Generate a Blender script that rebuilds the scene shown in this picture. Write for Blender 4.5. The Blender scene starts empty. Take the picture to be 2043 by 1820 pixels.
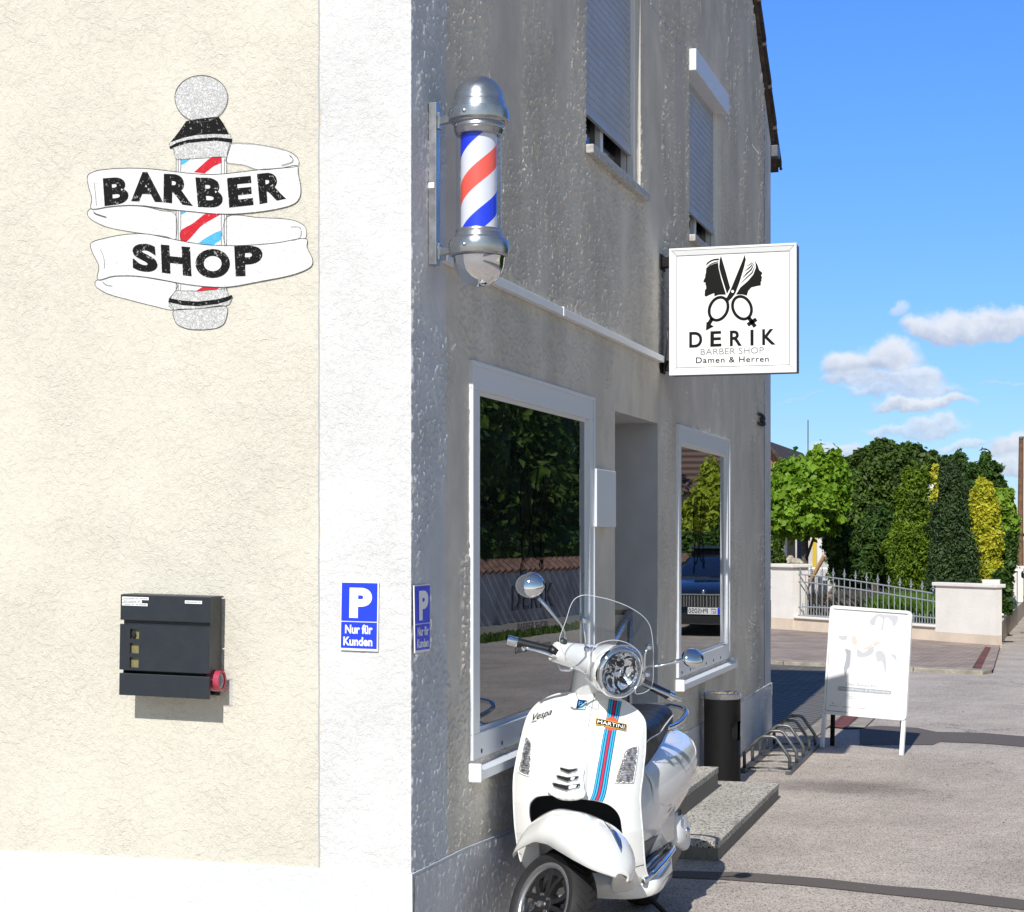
import bpy, bmesh, math, random
import numpy as np
from mathutils import Vector, Matrix, geometry, noise
random.seed(7)
SC = bpy.context.scene
COL = SC.collection
pi = math.pi
# ------------------------------------------------------------------ camera
# The corner of the house stands at the world origin: gable wall = plane x=0 (y>0), front wall = plane y=0 (x<0)
CAMP = Vector((2.127, -5.888, 1.65))
YAW = math.radians(16.57)
FWD = Vector((-math.sin(YAW), math.cos(YAW), 0)); RGT = Vector((math.cos(YAW), math.sin(YAW), 0)); UPV = Vector((0, 0, 1))
FP, CX, HY = 3503.4, 1021.5, 1067.8          # focal length and horizon of the survey sheet (2043 wide)
def ray(u, v): return FWD + RGT*((u-CX)/FP) + UPV*((HY-v)/FP)
def Pl(u, v, P, n):
    d = ray(u, v); n = Vector(n); return CAMP + d*((Vector(P)-CAMP).dot(n)/d.dot(n))
def Uy(u, v, y): return Pl(u, v, (0, y, 0), (0, 1, 0))
def Ux(u, v, x=0): return Pl(u, v, (x, 0, 0), (1, 0, 0))
def Uz(u, v, z=0): return Pl(u, v, (0, 0, z), (0, 0, 1))
def Ud(u, v, d): return CAMP + ray(u, v)*d
cam = bpy.data.cameras.new('camera'); camo = bpy.data.objects.new('camera', cam); COL.objects.link(camo)
camo.location = CAMP; camo.rotation_euler = (pi/2, 0, YAW)
cam.sensor_width = 36; cam.sensor_fit = 'HORIZONTAL'; cam.lens = 36*FP/2043; cam.shift_y = (HY-910)/2043
cam.clip_start = 0.1; cam.clip_end = 3000
SC.camera = camo
# crop frames used while measuring -> survey sheet
def frame(ox, oy, s): return lambda a, b: (ox+s*a, oy+s*b)
c1 = frame(119.7, 119.7, .3069)     # mural
c3 = frame(1308.8, 462.9, .1666)    # box sign
c4 = frame(989.6, 1117.2, .2193)    # scooter head
c5 = frame(989.6, 1356.6, .2549)    # scooter body
c7 = frame(1500.3, 838.0, .2656)    # garden
c8 = frame(1356.6, 1157.2, .2850)   # forecourt
cb = frame(1628.0, 1197.0, .1754)   # a-board
# ------------------------------------------------------------------ objects
def wloc(o):
    l = Vector((0, 0, 0))
    while o is not None: l += o.location; o = o.parent
    return l
def tag(o, label=None, cat=None, group=None, kind=None):
    if label: o['label'] = label
    if cat: o['category'] = cat
    if group: o['group'] = group
    if kind: o['kind'] = kind
    return o
def thing(name, loc, label, cat, group=None):
    o = bpy.data.objects.new(name, None); COL.objects.link(o); o.location = loc
    o.empty_display_size = .1
    return tag(o, label, cat, group)
class MB:
    def __init__(s): s.v = []; s.f = []; s.m = []; s.cm = 0
    def add(s, vs, fs):
        b = len(s.v); s.v += [tuple(x) for x in vs]
        for f in fs: s.f.append(tuple(i+b for i in f)); s.m.append(s.cm)
        return s
    def quad(s, a, b, c, d): return s.add([a, b, c, d], [(0, 1, 2, 3)])
    def poly(s, pts): return s.add(pts, [tuple(range(len(pts)))])
    def box(s, lo, hi, M=None):
        x0, y0, z0 = lo; x1, y1, z1 = hi
        vs = [Vector(p) for p in ((x0,y0,z0),(x1,y0,z0),(x1,y1,z0),(x0,y1,z0),(x0,y0,z1),(x1,y0,z1),(x1,y1,z1),(x0,y1,z1))]
        if M is not None: vs = [M @ v for v in vs]
        return s.add(vs, [(3,2,1,0),(4,5,6,7),(0,1,5,4),(1,2,6,5),(2,3,7,6),(3,0,4,7)])
    def loft(s, rings, closed=True, caps=True, loop=False):
        n = len(rings[0]); b = len(s.v)
        for r in rings: s.v += [tuple(p) for p in r]
        k = len(rings)
        for i in range(k if loop else k-1):
            j2 = (i+1) % k
            for j in range(n if closed else n-1):
                s.f.append((b+i*n+j, b+i*n+(j+1) % n, b+j2*n+(j+1) % n, b+j2*n+j)); s.m.append(s.cm)
        if caps and closed and not loop:
            s.f.append(tuple(b+j for j in range(n))[::-1]); s.m.append(s.cm)
            s.f.append(tuple(b+(k-1)*n+j for j in range(n))); s.m.append(s.cm)
        return s
    def tube(s, path, r, n=10, loop=False, caps=True):
        P = [Vector(p) for p in path]; k = len(P); rings = []
        R = r if isinstance(r, (list, tuple)) else [r]*k
        pn = None
        for i in range(k):
            if loop: t = P[(i+1) % k]-P[i-1]
            elif i == 0: t = P[1]-P[0]
            elif i == k-1: t = P[-1]-P[-2]
            else: t = (P[i+1]-P[i]).normalized()+(P[i]-P[i-1]).normalized()
            t = t.normalized() if t.length > 1e-9 else Vector((0, 0, 1))
            if pn is None:
                a = Vector((0, 0, 1)) if abs(t.z) < .9 else Vector((1, 0, 0))
                pn = t.cross(a).normalized()
            else: pn = (pn - t*pn.dot(t)).normalized()
            bn = t.cross(pn)
            rings.append([P[i]+(pn*math.cos(2*pi*j/n)+bn*math.sin(2*pi*j/n))*R[i] for j in range(n)])
        return s.loft(rings, True, caps, loop)
    def lathe(s, prof, O, A, n=32, ang=2*pi):
        # prof: (radius, distance along axis)
        A = Vector(A).normalized(); O = Vector(O)
        a = Vector((0, 0, 1)) if abs(A.z) < .9 else Vector((1, 0, 0))
        X = A.cross(a).normalized(); Y = A.cross(X)
        rings = [[O+A*h+(X*math.cos(ang*j/n)+Y*math.sin(ang*j/n))*max(r, 1e-4) for j in range(n)] for r, h in prof]
        return s.loft(rings, True, False)
    def ball(s, c, rx, ry=None, rz=None, n=16, M=None):
        ry = rx if ry is None else ry; rz = rx if rz is None else rz
        c = Vector(c); rings = []
        for i in range(1, n):
            a = pi*i/n
            ring = []
            for j in range(n*2):
                q = Vector((rx*math.sin(a)*math.cos(pi*j/n), ry*math.sin(a)*math.sin(pi*j/n), -rz*math.cos(a)))
                if M is not None: q = M @ q
                ring.append(c+q)
            rings.append(ring)
        return s.loft(rings)
    def weld(s, d=1e-4):
        bm = bmesh.new(); vs = [bm.verts.new(v) for v in s.v]
        for f in s.f:
            try: bm.faces.new([vs[i] for i in f])
            except ValueError: pass
        bmesh.ops.remove_doubles(bm, verts=bm.verts, dist=d); bm.verts.index_update()
        s.v = [tuple(v.co) for v in bm.verts]; s.f = [tuple(v.index for v in f.verts) for f in bm.faces]; s.m = [0]*len(s.f); bm.free(); return s
    def build(s, name, mat, parent=None, smooth=False, bevel=0, solid=0, sub=0, remesh=0, smod=0, auto=None):
        org = wloc(parent) if parent is not None else Vector((0, 0, 0))
        me = bpy.data.meshes.new(name)
        o = bpy.data.objects.new(name, me)
        if parent is None and s.v:
            a = np.array(s.v); lo = a.min(0); hi = a.max(0)
            c = Vector(((lo[0]+hi[0])/2, (lo[1]+hi[1])/2, lo[2])); o.location = c; org = c
        me.from_pydata([(x-org[0], y-org[1], z-org[2]) for x, y, z in s.v], [], s.f)
        mats = mat if isinstance(mat, (list, tuple)) else [mat]
        for m in mats: me.materials.append(m)
        if len(mats) > 1: me.polygons.foreach_set('material_index', s.m)
        me.validate(); me.update()
        COL.objects.link(o); o.parent = parent
        if remesh:
            md = o.modifiers.new('r', 'REMESH'); md.mode = 'VOXEL'; md.voxel_size = remesh; md.use_smooth_shade = True
        if smod:
            md = o.modifiers.new('s', 'SMOOTH'); md.factor = .5; md.iterations = smod
        if solid:
            md = o.modifiers.new('t', 'SOLIDIFY'); md.thickness = solid; md.offset = -1
        if bevel:
            md = o.modifiers.new('b', 'BEVEL'); md.width = bevel; md.segments = 2; md.limit_method = 'ANGLE'
        if sub:
            md = o.modifiers.new('u', 'SUBSURF'); md.levels = sub; md.render_levels = sub
        if smooth:
            me.polygons.foreach_set('use_smooth', [True]*len(me.polygons))
            if auto is not None: me.set_sharp_from_angle(angle=math.radians(auto))
        return o
def crspline(P, n=6, closed=True):
    P = [Vector(p) for p in P]; out = []; k = len(P)
    for i in range(k if closed else k-1):
        if closed: p0, p1, p2, p3 = P[i-1], P[i], P[(i+1) % k], P[(i+2) % k]
        else: p0, p1, p2, p3 = P[max(i-1, 0)], P[i], P[i+1], P[min(i+2, k-1)]
        for j in range(n):
            t = j/n
            out.append(.5*((2*p1)+(p2-p0)*t+(2*p0-5*p1+4*p2-p3)*t*t+(3*p1-p0-3*p2+p3)*t**3))
    if not closed: out.append(P[-1])
    return out
def inpoly(x, y, poly):
    c = False; n = len(poly); j = n-1
    for i in range(n):
        xi, yi = poly[i][0], poly[i][1]; xj, yj = poly[j][0], poly[j][1]
        if (yi > y) != (yj > y) and x < (xj-xi)*(y-yi)/(yj-yi)+xi: c = not c
        j = i
    return c
def tri2d(outline, holes=(), step=None):
    """2-D outline with holes -> points and triangles, refined by an inner grid"""
    pts = [Vector((p[0], p[1])) for p in outline]; edges = [(i, (i+1) % len(pts)) for i in range(len(pts))]
    for h in holes:
        b = len(pts); pts += [Vector((p[0], p[1])) for p in h]; edges += [(b+i, b+(i+1) % len(h)) for i in range(len(h))]
    nb = len(pts)
    if step:
        xs = [p.x for p in pts]; ys = [p.y for p in pts]
        bound = pts[:nb]; arr = np.array([(p.x, p.y) for p in bound])
        y = min(ys)+step*.5; r = 0
        while y < max(ys):
            x = min(xs)+step*(.25+.5*(r % 2))
            while x < max(xs):
                if inpoly(x, y, outline) and not any(inpoly(x, y, h) for h in holes):
                    if ((arr-(x, y))**2).sum(1).min() > (step*.45)**2: pts.append(Vector((x, y)))
                x += step
            y += step*.87; r += 1
    vs, es, fs, *_ = geometry.delaunay_2d_cdt(pts, edges, [], 0, 1e-7)
    out = []
    for f in fs:
        cx = sum(vs[i].x for i in f)/3; cy = sum(vs[i].y for i in f)/3
        if inpoly(cx, cy, outline) and not any(inpoly(cx, cy, h) for h in holes): out.append(tuple(f))
    return vs, out
def sheet(mb, outline, fn, holes=(), step=None):
    vs, fs = tri2d(outline, holes, step)
    P = [fn(v.x, v.y) for v in vs]
    # face the camera
    good = []
    for f in fs:
        a, b, c = (Vector(P[i]) for i in f)
        if (b-a).cross(c-a).dot(CAMP-a) < 0: f = (f[0], f[2], f[1])
        good.append(f)
    return mb.add(P, good)
def stroke2d(path, w):
    """poly-line -> outline polygon of width w (number or list)"""
    P = [Vector((p[0], p[1])) for p in path]; L = []; R = []
    W = w if isinstance(w, (list, tuple)) else [w]*len(P)
    for i, p in enumerate(P):
        t = (P[min(i+1, len(P)-1)]-P[max(i-1, 0)]).normalized(); n = Vector((-t.y, t.x))
        L.append(p+n*W[i]/2); R.append(p-n*W[i]/2)
    return L+R[::-1]
def mstroke(mb, path, w, fn, close=False):
    P = [Vector((p[0], p[1])) for p in path]
    if close: P.append(P[0].copy())
    W = w if isinstance(w, (list, tuple)) else [w]*len(P)
    k = len(P)
    for i in range(k-1):
        pass
    L = []; R = []
    for i, p in enumerate(P):
        if close and i in (0, k-1): t = (P[1]-P[-2]).normalized()
        else: t = (P[min(i+1, k-1)]-P[max(i-1, 0)]).normalized()
        n = Vector((-t.y, t.x)); L.append(fn(*(p+n*W[i]/2))); R.append(fn(*(p-n*W[i]/2)))
    vs = L+R; fs = [(i, i+1, k+i+1, k+i) for i in range(k-1)]
    a, b, c = Vector(vs[0]), Vector(vs[1]), Vector(vs[k+1])
    if (b-a).cross(c-a).dot(CAMP-a) < 0: fs = [f[::-1] for f in fs]
    return mb.add(vs, fs)
# ------------------------------------------------------------------ lettering
_tc = {}
def text2d(s, off=0.0, shear=0.0, spacing=1.0):
    k = (s, off, shear, spacing)
    if k in _tc: return _tc[k]
    cu = bpy.data.curves.new('t', 'FONT'); cu.body = s; cu.offset = off; cu.shear = shear; cu.space_character = spacing
    cu.resolution_u = 6; cu.fill_mode = 'FRONT'
    o = bpy.data.objects.new('t', cu); COL.objects.link(o)
    dg = bpy.context.evaluated_depsgraph_get(); dg.update()
    me = o.evaluated_get(dg).to_mesh()
    V = [(v.co.x, v.co.y) for v in me.vertices]; F = [tuple(p.vertices) for p in me.polygons]
    o.evaluated_get(dg).to_mesh_clear(); bpy.data.objects.remove(o); bpy.data.curves.remove(cu)
    a = np.array(V); lo = a.min(0); hi = a.max(0); a = (a-lo)/(hi-lo)
    _tc[k] = (a.tolist(), F); return _tc[k]
def glyph(mb, s, tl, tr, br, bl, fn, off=0.0, shear=0.0, spacing=1.0):
    """fit the text's bounding box into a quad given in 2-D, then map through fn"""
    V, F = text2d(s, off, shear, spacing)
    out = []
    for x, y in V:
        tx = tl[0]+(tr[0]-tl[0])*x, tl[1]+(tr[1]-tl[1])*x; bx = bl[0]+(br[0]-bl[0])*x, bl[1]+(br[1]-bl[1])*x
        out.append(fn(bx[0]+(tx[0]-bx[0])*y, bx[1]+(tx[1]-bx[1])*y))
    fs = []
    for f in F:
        a, b, c = (Vector(out[i]) for i in f[:3])
        fs.append(f)
    # orientation from the total normal
    tot = Vector((0, 0, 0))
    for f in fs:
        a = Vector(out[f[0]])
        for i in range(1, len(f)-1): tot += (Vector(out[f[i]])-a).cross(Vector(out[f[i+1]])-a)
    if tot.dot(CAMP-Vector(out[0])) < 0: fs = [f[::-1] for f in fs]
    return mb.add(out, fs)
def ss(a, b, x):
    t = min(1, max(0, (x-a)/(b-a))); return t*t*(3-2*t)
def interp(tab, x):
    if x <= tab[0][0]: return tab[0][1]
    for (a, p), (b, q) in zip(tab, tab[1:]):
        if x <= b: return p+(q-p)*(x-a)/(b-a)
    return tab[-1][1]
# ------------------------------------------------------------------ materials
class NT:
    def __init__(s, name):
        s.m = bpy.data.materials.new(name); s.m.use_nodes = True; s.t = s.m.node_tree; s.t.nodes.clear()
        s.out = s.n('ShaderNodeOutputMaterial')
    def n(s, typ, **kw):
        nd = s.t.nodes.new(typ)
        for k, v in kw.items(): setattr(nd, k, v)
        return nd
    def put(s, sock, val):
        if hasattr(val, 'is_output') or isinstance(val, bpy.types.NodeSocket): s.t.links.new(val, sock)
        elif isinstance(val, (tuple, list)) and len(val) == 3 and sock.type == 'RGBA': sock.default_value = (*val, 1)
        else: sock.default_value = val
    def math(s, op, a, b=None, c=None, clamp=False):
        nd = s.n('ShaderNodeMath', operation=op); nd.use_clamp = clamp; s.put(nd.inputs[0], a)
        if b is not None: s.put(nd.inputs[1], b)
        if c is not None: s.put(nd.inputs[2], c)
        return nd.outputs[0]
    def smooth(s, x, a, b, lo=0., hi=1.):
        nd = s.n('ShaderNodeMapRange', interpolation_type='SMOOTHSTEP'); s.put(nd.inputs[0], x)
        s.put(nd.inputs[1], a); s.put(nd.inputs[2], b); s.put(nd.inputs[3], lo); s.put(nd.inputs[4], hi); return nd.outputs[0]
    def pos(s, scale=(1, 1, 1), obj=False):
        if obj: o = s.n('ShaderNodeTexCoord').outputs['Object']
        else: o = s.n('ShaderNodeNewGeometry').outputs['Position']
        if scale == (1, 1, 1): return o
        mp = s.n('ShaderNodeMapping'); s.put(mp.inputs[0], o); mp.inputs['Scale'].default_value = scale; return mp.outputs[0]
    def noise(s, vec, scale, det=4, rough=.5, dist=0, col=False):
        nd = s.n('ShaderNodeTexNoise'); s.put(nd.inputs['Vector'], vec); nd.inputs['Scale'].default_value = scale
        nd.inputs['Detail'].default_value = det; nd.inputs['Roughness'].default_value = rough; nd.inputs['Distortion'].default_value = dist
        return nd.outputs['Color' if col else 'Fac']
    def vor(s, vec, scale, feature='F1', out='Distance'):
        nd = s.n('ShaderNodeTexVoronoi', feature=feature); s.put(nd.inputs['Vector'], vec); nd.inputs['Scale'].default_value = scale; return nd.outputs[out]
    def mix(s, f, a, b):
        nd = s.n('ShaderNodeMix', data_type='RGBA'); s.put(nd.inputs[0], f); s.put(nd.inputs[6], a); s.put(nd.inputs[7], b); return nd.outputs[2]
    def mul(s, a, f):
        nd = s.n('ShaderNodeMix', data_type='RGBA', blend_type='MULTIPLY'); nd.inputs[0].default_value = 1
        s.put(nd.inputs[6], a); cc = s.n('ShaderNodeCombineColor'); [s.put(cc.inputs[i], f) for i in range(3)]; s.t.links.new(cc.outputs[0], nd.inputs[7]); return nd.outputs[2]
    def bump(s, h, dist, strength=1., normal=None):
        nd = s.n('ShaderNodeBump'); s.put(nd.inputs['Height'], h); nd.inputs['Distance'].default_value = dist; s.put(nd.inputs['Strength'], strength)
        if normal is not None: s.put(nd.inputs['Normal'], normal)
        return nd.outputs[0]
    def bsdf(s, **kw):
        nd = s.n('ShaderNodeBsdfPrincipled')
        al = dict(color='Base Color', rough='Roughness', metal='Metallic', spec='Specular IOR Level', normal='Normal', coat='Coat Weight', coatr='Coat Roughness', alpha='Alpha', ior='IOR', trans='Transmission Weight', sss='Subsurface Weight')
        for k, v in kw.items(): s.put(nd.inputs[al[k]], v)
        s.t.links.new(nd.outputs[0], s.out.inputs[0]); return nd
def plain(name, color, rough=.5, metal=0, var=.0, spec=.5, coat=0, bump=0, bscale=60, vscale=3):
    t = NT(name); p = t.pos(); c = color; kw = {}
    if var:
        nz = t.noise(p, vscale, 5, .6); c = t.mul(color, t.smooth(nz, .3, .7, 1-var, 1+var*.5))
    if bump: kw['normal'] = t.bump(t.noise(p, bscale, 4), bump)
    r = t.smooth(t.noise(p, 17, 3), .3, .7, max(rough-.06, .01), rough+.06) if (rough > .08 and var) else rough
    t.bsdf(color=c, rough=r, metal=metal, spec=spec, coat=coat, coatr=.03, **kw)
    return t.m
M = {}
def stucco(name, color, rel=.004, patchy=False, tint=(0.62, .6, .56), dirt=.25, fine=70):
    t = NT(name); p = t.pos()
    # roughcast: short wandering ridges
    w = t.noise(p, 9, 3, .5, 0, True)
    pw = t.n('ShaderNodeVectorMath', operation='ADD'); t.put(pw.inputs[0], p)
    sc = t.n('ShaderNodeVectorMath', operation='SCALE'); t.put(sc.inputs[0], w); sc.inputs['Scale'].default_value = .05; t.put(pw.inputs[1], sc.outputs[0])
    q = pw.outputs[0]
    a = t.noise(q, fine*.45, 6, .62, .6)
    rid = t.math('SUBTRACT', 1, t.math('MULTIPLY', t.math('ABSOLUTE', t.math('SUBTRACT', a, .5)), 9), clamp=True)
    g = t.noise(q, fine*2.2, 4, .6)
    h = t.math('ADD', t.math('MULTIPLY', a, 1.0), t.math('ADD', t.math('MULTIPLY', rid, -.055), t.math('MULTIPLY', g, .55)))
    big = t.noise(p, 2.3, 5, .6)
    amp = t.smooth(big, .35, .65, .72, 1.12)
    if patchy:
        # plaster partly rubbed smooth, partly left rough, in streaks running down the wall
        ps = t.noise(t.pos((1.4, 1.4, .45)), 2.1, 5, .62, .3)
        yy = t.n('ShaderNodeSeparateXYZ'); t.put(yy.inputs[0], p)
        near = t.smooth(yy.outputs[1], .6, 4.2, .10, -.06)
        near = t.math('ADD', near, t.smooth(yy.outputs[2], 1.9, 2.9, -.05, .04))
        mk = t.smooth(t.math('ADD', ps, near), .50, .62)
        sp = t.noise(t.pos((1, 1, .45)), 95, 3, .6, .4)
        sp2 = t.smooth(sp, .56, .70)
        h = t.math('ADD', t.math('MULTIPLY', t.math('MULTIPLY', sp2, mk), .0), t.math('MULTIPLY', h, .65))
        amp = 1.0
    n = t.bump(t.math('MULTIPLY', h, amp), rel)
    c = t.mul(color, t.smooth(t.noise(t.pos((1.5, 1.5, 1.0)), 1.3, 8, .66), .3, .72, 1-dirt, 1.05))
    c = t.mix(t.smooth(a, .38, .24, 0, .12), c, tuple(x*y for x, y in zip(color, tint)))
    t.bsdf(color=c, rough=1.0, normal=n, spec=.02); return t.m
M['cream'] = stucco('cream_stucco', (.64, .608, .528), .0075, dirt=.025, fine=92)
M['white_stucco'] = stucco('white_stucco', (.665, .665, .665), .006, dirt=.05, fine=110, tint=(.8, .8, .8))
M['side'] = stucco('side_stucco', (.69, .64, .565), .0045, patchy=True, dirt=.23)
M['side_white'] = stucco('side_white_stucco', (.66, .675, .70), .0025, dirt=.22, fine=120)
M['side_plinth'] = stucco('side_plinth', (.68, .69, .71), .004, dirt=.2, fine=100)
M['plinth'] = stucco('plinth_paint', (.635, .65, .67), .004, dirt=.07, fine=60, tint=(.93, .93, .94))
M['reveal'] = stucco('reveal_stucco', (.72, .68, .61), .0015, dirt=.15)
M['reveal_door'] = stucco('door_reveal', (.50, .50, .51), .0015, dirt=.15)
def paint_on_wall(name, color, spk, amt=.1):
    """paint laid over roughcast: the pits keep the colour of the wall"""
    t = NT(name); p = t.pos(); a = t.noise(p, 62, 6, .62, .8); b = t.noise(t.pos((1, 1, .7)), 170, 3, .6)
    k = t.math('MULTIPLY', t.smooth(a, .55, .62), t.smooth(b, .50, .60))
    c = t.mix(t.math('MULTIPLY', k, amt), color, spk)
    t.bsdf(color=c, rough=.75, normal=t.bump(t.math('ADD', a, t.math('MULTIPLY', b, .5)), .006), spec=.2); return t.m
M['m_white'] = paint_on_wall('mural_white', (.71, .71, .715), (.6, .6, .6), .3)
M['m_black'] = paint_on_wall('mural_black', (.006, .006, .007), (.7, .68, .62), .6)
M['m_red'] = paint_on_wall('mural_red', (.55, .02, .035), (.7, .3, .3), .4)
M['m_blue'] = paint_on_wall('mural_blue', (.08, .42, .75), (.5, .6, .7), .4)
M['m_line'] = paint_on_wall('mural_line', (.07, .07, .07), (.7, .68, .62), .6)
def speck():
    t = NT('mural_speckled_white'); p = t.pos(); a = t.noise(t.pos((1.2, 1, 1)), 75, 4, .7, 1.2)
    k = t.smooth(t.math('ABSOLUTE', t.math('SUBTRACT', a, .5)), .05, .012)
    c = t.mix(t.math('MULTIPLY', k, .62), (.71, .71, .71), (.08, .08, .08))
    t.bsdf(color=c, rough=.8, normal=t.bump(a, .007)); return t.m
M['m_speck'] = speck()
M['sign_blue'] = plain('sign_blue', (.010, .045, .80), .35)
M['sign_white'] = plain('sign_white', (.82, .82, .82), .35)
M['sign_face'] = plain('acrylic_white', (.84, .84, .84), .25)
M['ink'] = plain('black_vinyl', (.005, .005, .005), .5, spec=.15)
M['ink_grey'] = plain('grey_print', (.16, .17, .2), .5)
M['alu'] = plain('silver_aluminium', (.62, .63, .65), .32, .75, 0)
M['alu_white'] = plain('white_aluminium', (.76, .77, .78), .45, 0, 0)
M['frame_blue'] = plain('window_frame_white', (.70, .725, .76), .45, 0, 0)
M['box_side'] = plain('sign_side_grey', (.16, .16, .165), .5, .3)
M['anth'] = plain('anthracite_powder_coat', (.015, .021, .029), .42, 0, .08, bump=.0006, bscale=400)
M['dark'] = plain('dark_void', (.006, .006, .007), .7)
M['blackp'] = plain('black_plastic', (.012, .012, .013), .38)
M['blackmat'] = plain('black_powder_coat', (.006, .0055, .006), .6, 0, .15, spec=.25)
M['chrome'] = plain('chrome', (.78, .79, .80), .04, 1)
M['steel'] = plain('brushed_steel', (.46, .47, .48), .28, .9, .1)
M['galv'] = plain('galvanised_steel', (.16, .165, .17), .45, .75, .35, vscale=25)
M['galv_l'] = plain('galvanised_fence', (.36, .38, .41), .5, .3, .1)
M['shutter'] = plain('shutter_slats', (.44, .46, .50), .5, .1, .08)
M['granite_sill'] = plain('stone_sill', (.45, .44, .42), .6, 0, .3, vscale=40)
M['wood'] = plain('pale_handle_wood', (.48, .30, .15), .7, 0, .3, vscale=18)
M['bark'] = plain('bark', (.11, .09, .07), .9, 0, .5, bump=.02, bscale=30, vscale=20)
M['pole'] = plain('pole_wood', (.17, .09, .05), .9, 0, .35, vscale=6)
M['white_wall'] = plain('garden_wall_white', (.78, .74, .69), .85, 0, .06, bump=.004, bscale=60)
M['cream_base'] = plain('garden_wall_base', (.66, .55, .44), .85, 0, .1, bump=.003)
M['stone'] = plain('sandstone', (.40, .36, .29), .9, 0, .35, bump=.01, bscale=50, vscale=14)
M['stone_red'] = plain('red_sandstone', (.42, .27, .22), .9, 0, .35, bump=.01, bscale=50, vscale=14)
M['tile'] = plain('roof_tile', (.06, .045, .038), .85, 0, .5, bump=.01, bscale=40, vscale=9)
M['tile_red'] = plain('clay_tile', (.20, .115, .09), .85, 0, .4, bump=.01, bscale=40, vscale=9)
M['wallgrey'] = plain('grey_garden_wall', (.58, .56, .56), .9, 0, .3, bump=.006, vscale=1.5)
M['gutter'] = plain('zinc_gutter', (.12, .13, .15), .45, .5, .2)
M['rubber'] = plain('tyre_rubber', (.018, .017, .018), .72, 0, .2, bump=.001, bscale=200)
M['scooter'] = plain('white_gloss_paint', (.80, .80, .78), .16, 0, 0, coat=1)
M['seat'] = plain('seat_vinyl', (.004, .004, .007), .45, 0, .1, spec=.3, bump=.0008, bscale=300)
M['floor_mat'] = plain('floor_panel', (.045, .05, .06), .3)
M['rimlip'] = plain('machined_rim', (.5, .5, .51), .25, .9)
M['red'] = plain('stripe_red', (.60, .025, .055), .55, spec=.12)
M['navy'] = plain('stripe_navy', (.008, .016, .15), .55, spec=.12)
M['cyan'] = plain('stripe_cyan', (.035, .42, .66), .55, spec=.12)
M['badge_orange'] = plain('badge_orange', (.72, .10, .045), .55, spec=.12)
M['badge_gold'] = plain('badge_gold', (.60, .36, .04), .55, spec=.12)
M['badge_black'] = plain('badge_black', (.014, .012, .010), .6, spec=.08)
M['badge_light'] = plain('badge_light_blue', (.38, .66, .76), .5, spec=.15)
M['pole_red'] = plain('pole_red', (.86, .12, .07), .35)
M['pole_blue'] = plain('pole_blue', (.01, .04, .70), .35)
M['pole_white'] = plain('pole_white', (.70, .69, .74), .4)
M['paper'] = plain('newspaper', (.6, .59, .57), .8, 0, .3, vscale=60)
M['magenta'] = plain('magazine_red', (.55, .05, .09), .5, 0, .2, vscale=60)
M['brass'] = plain('letterbox_window', (.20, .18, .09), .35, 0, .3, vscale=25)
M['ash'] = plain('cigarette_ends', (.45, .3, .18), .8, 0, .7, vscale=60)
M['carpaint'] = plain('dark_blue_car_paint', (.010, .018, .035), .12, .3, coat=1)
M['curtain'] = plain('curtain', (.25, .25, .26), .9)
M['yellow_mat'] = plain('yellow_banner', (.60, .42, .02), .7)
M['house_white'] = plain('house_plaster', (.70, .70, .70), .9)
M['manhole'] = plain('cast_iron', (.05, .05, .055), .6, .4)
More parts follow.
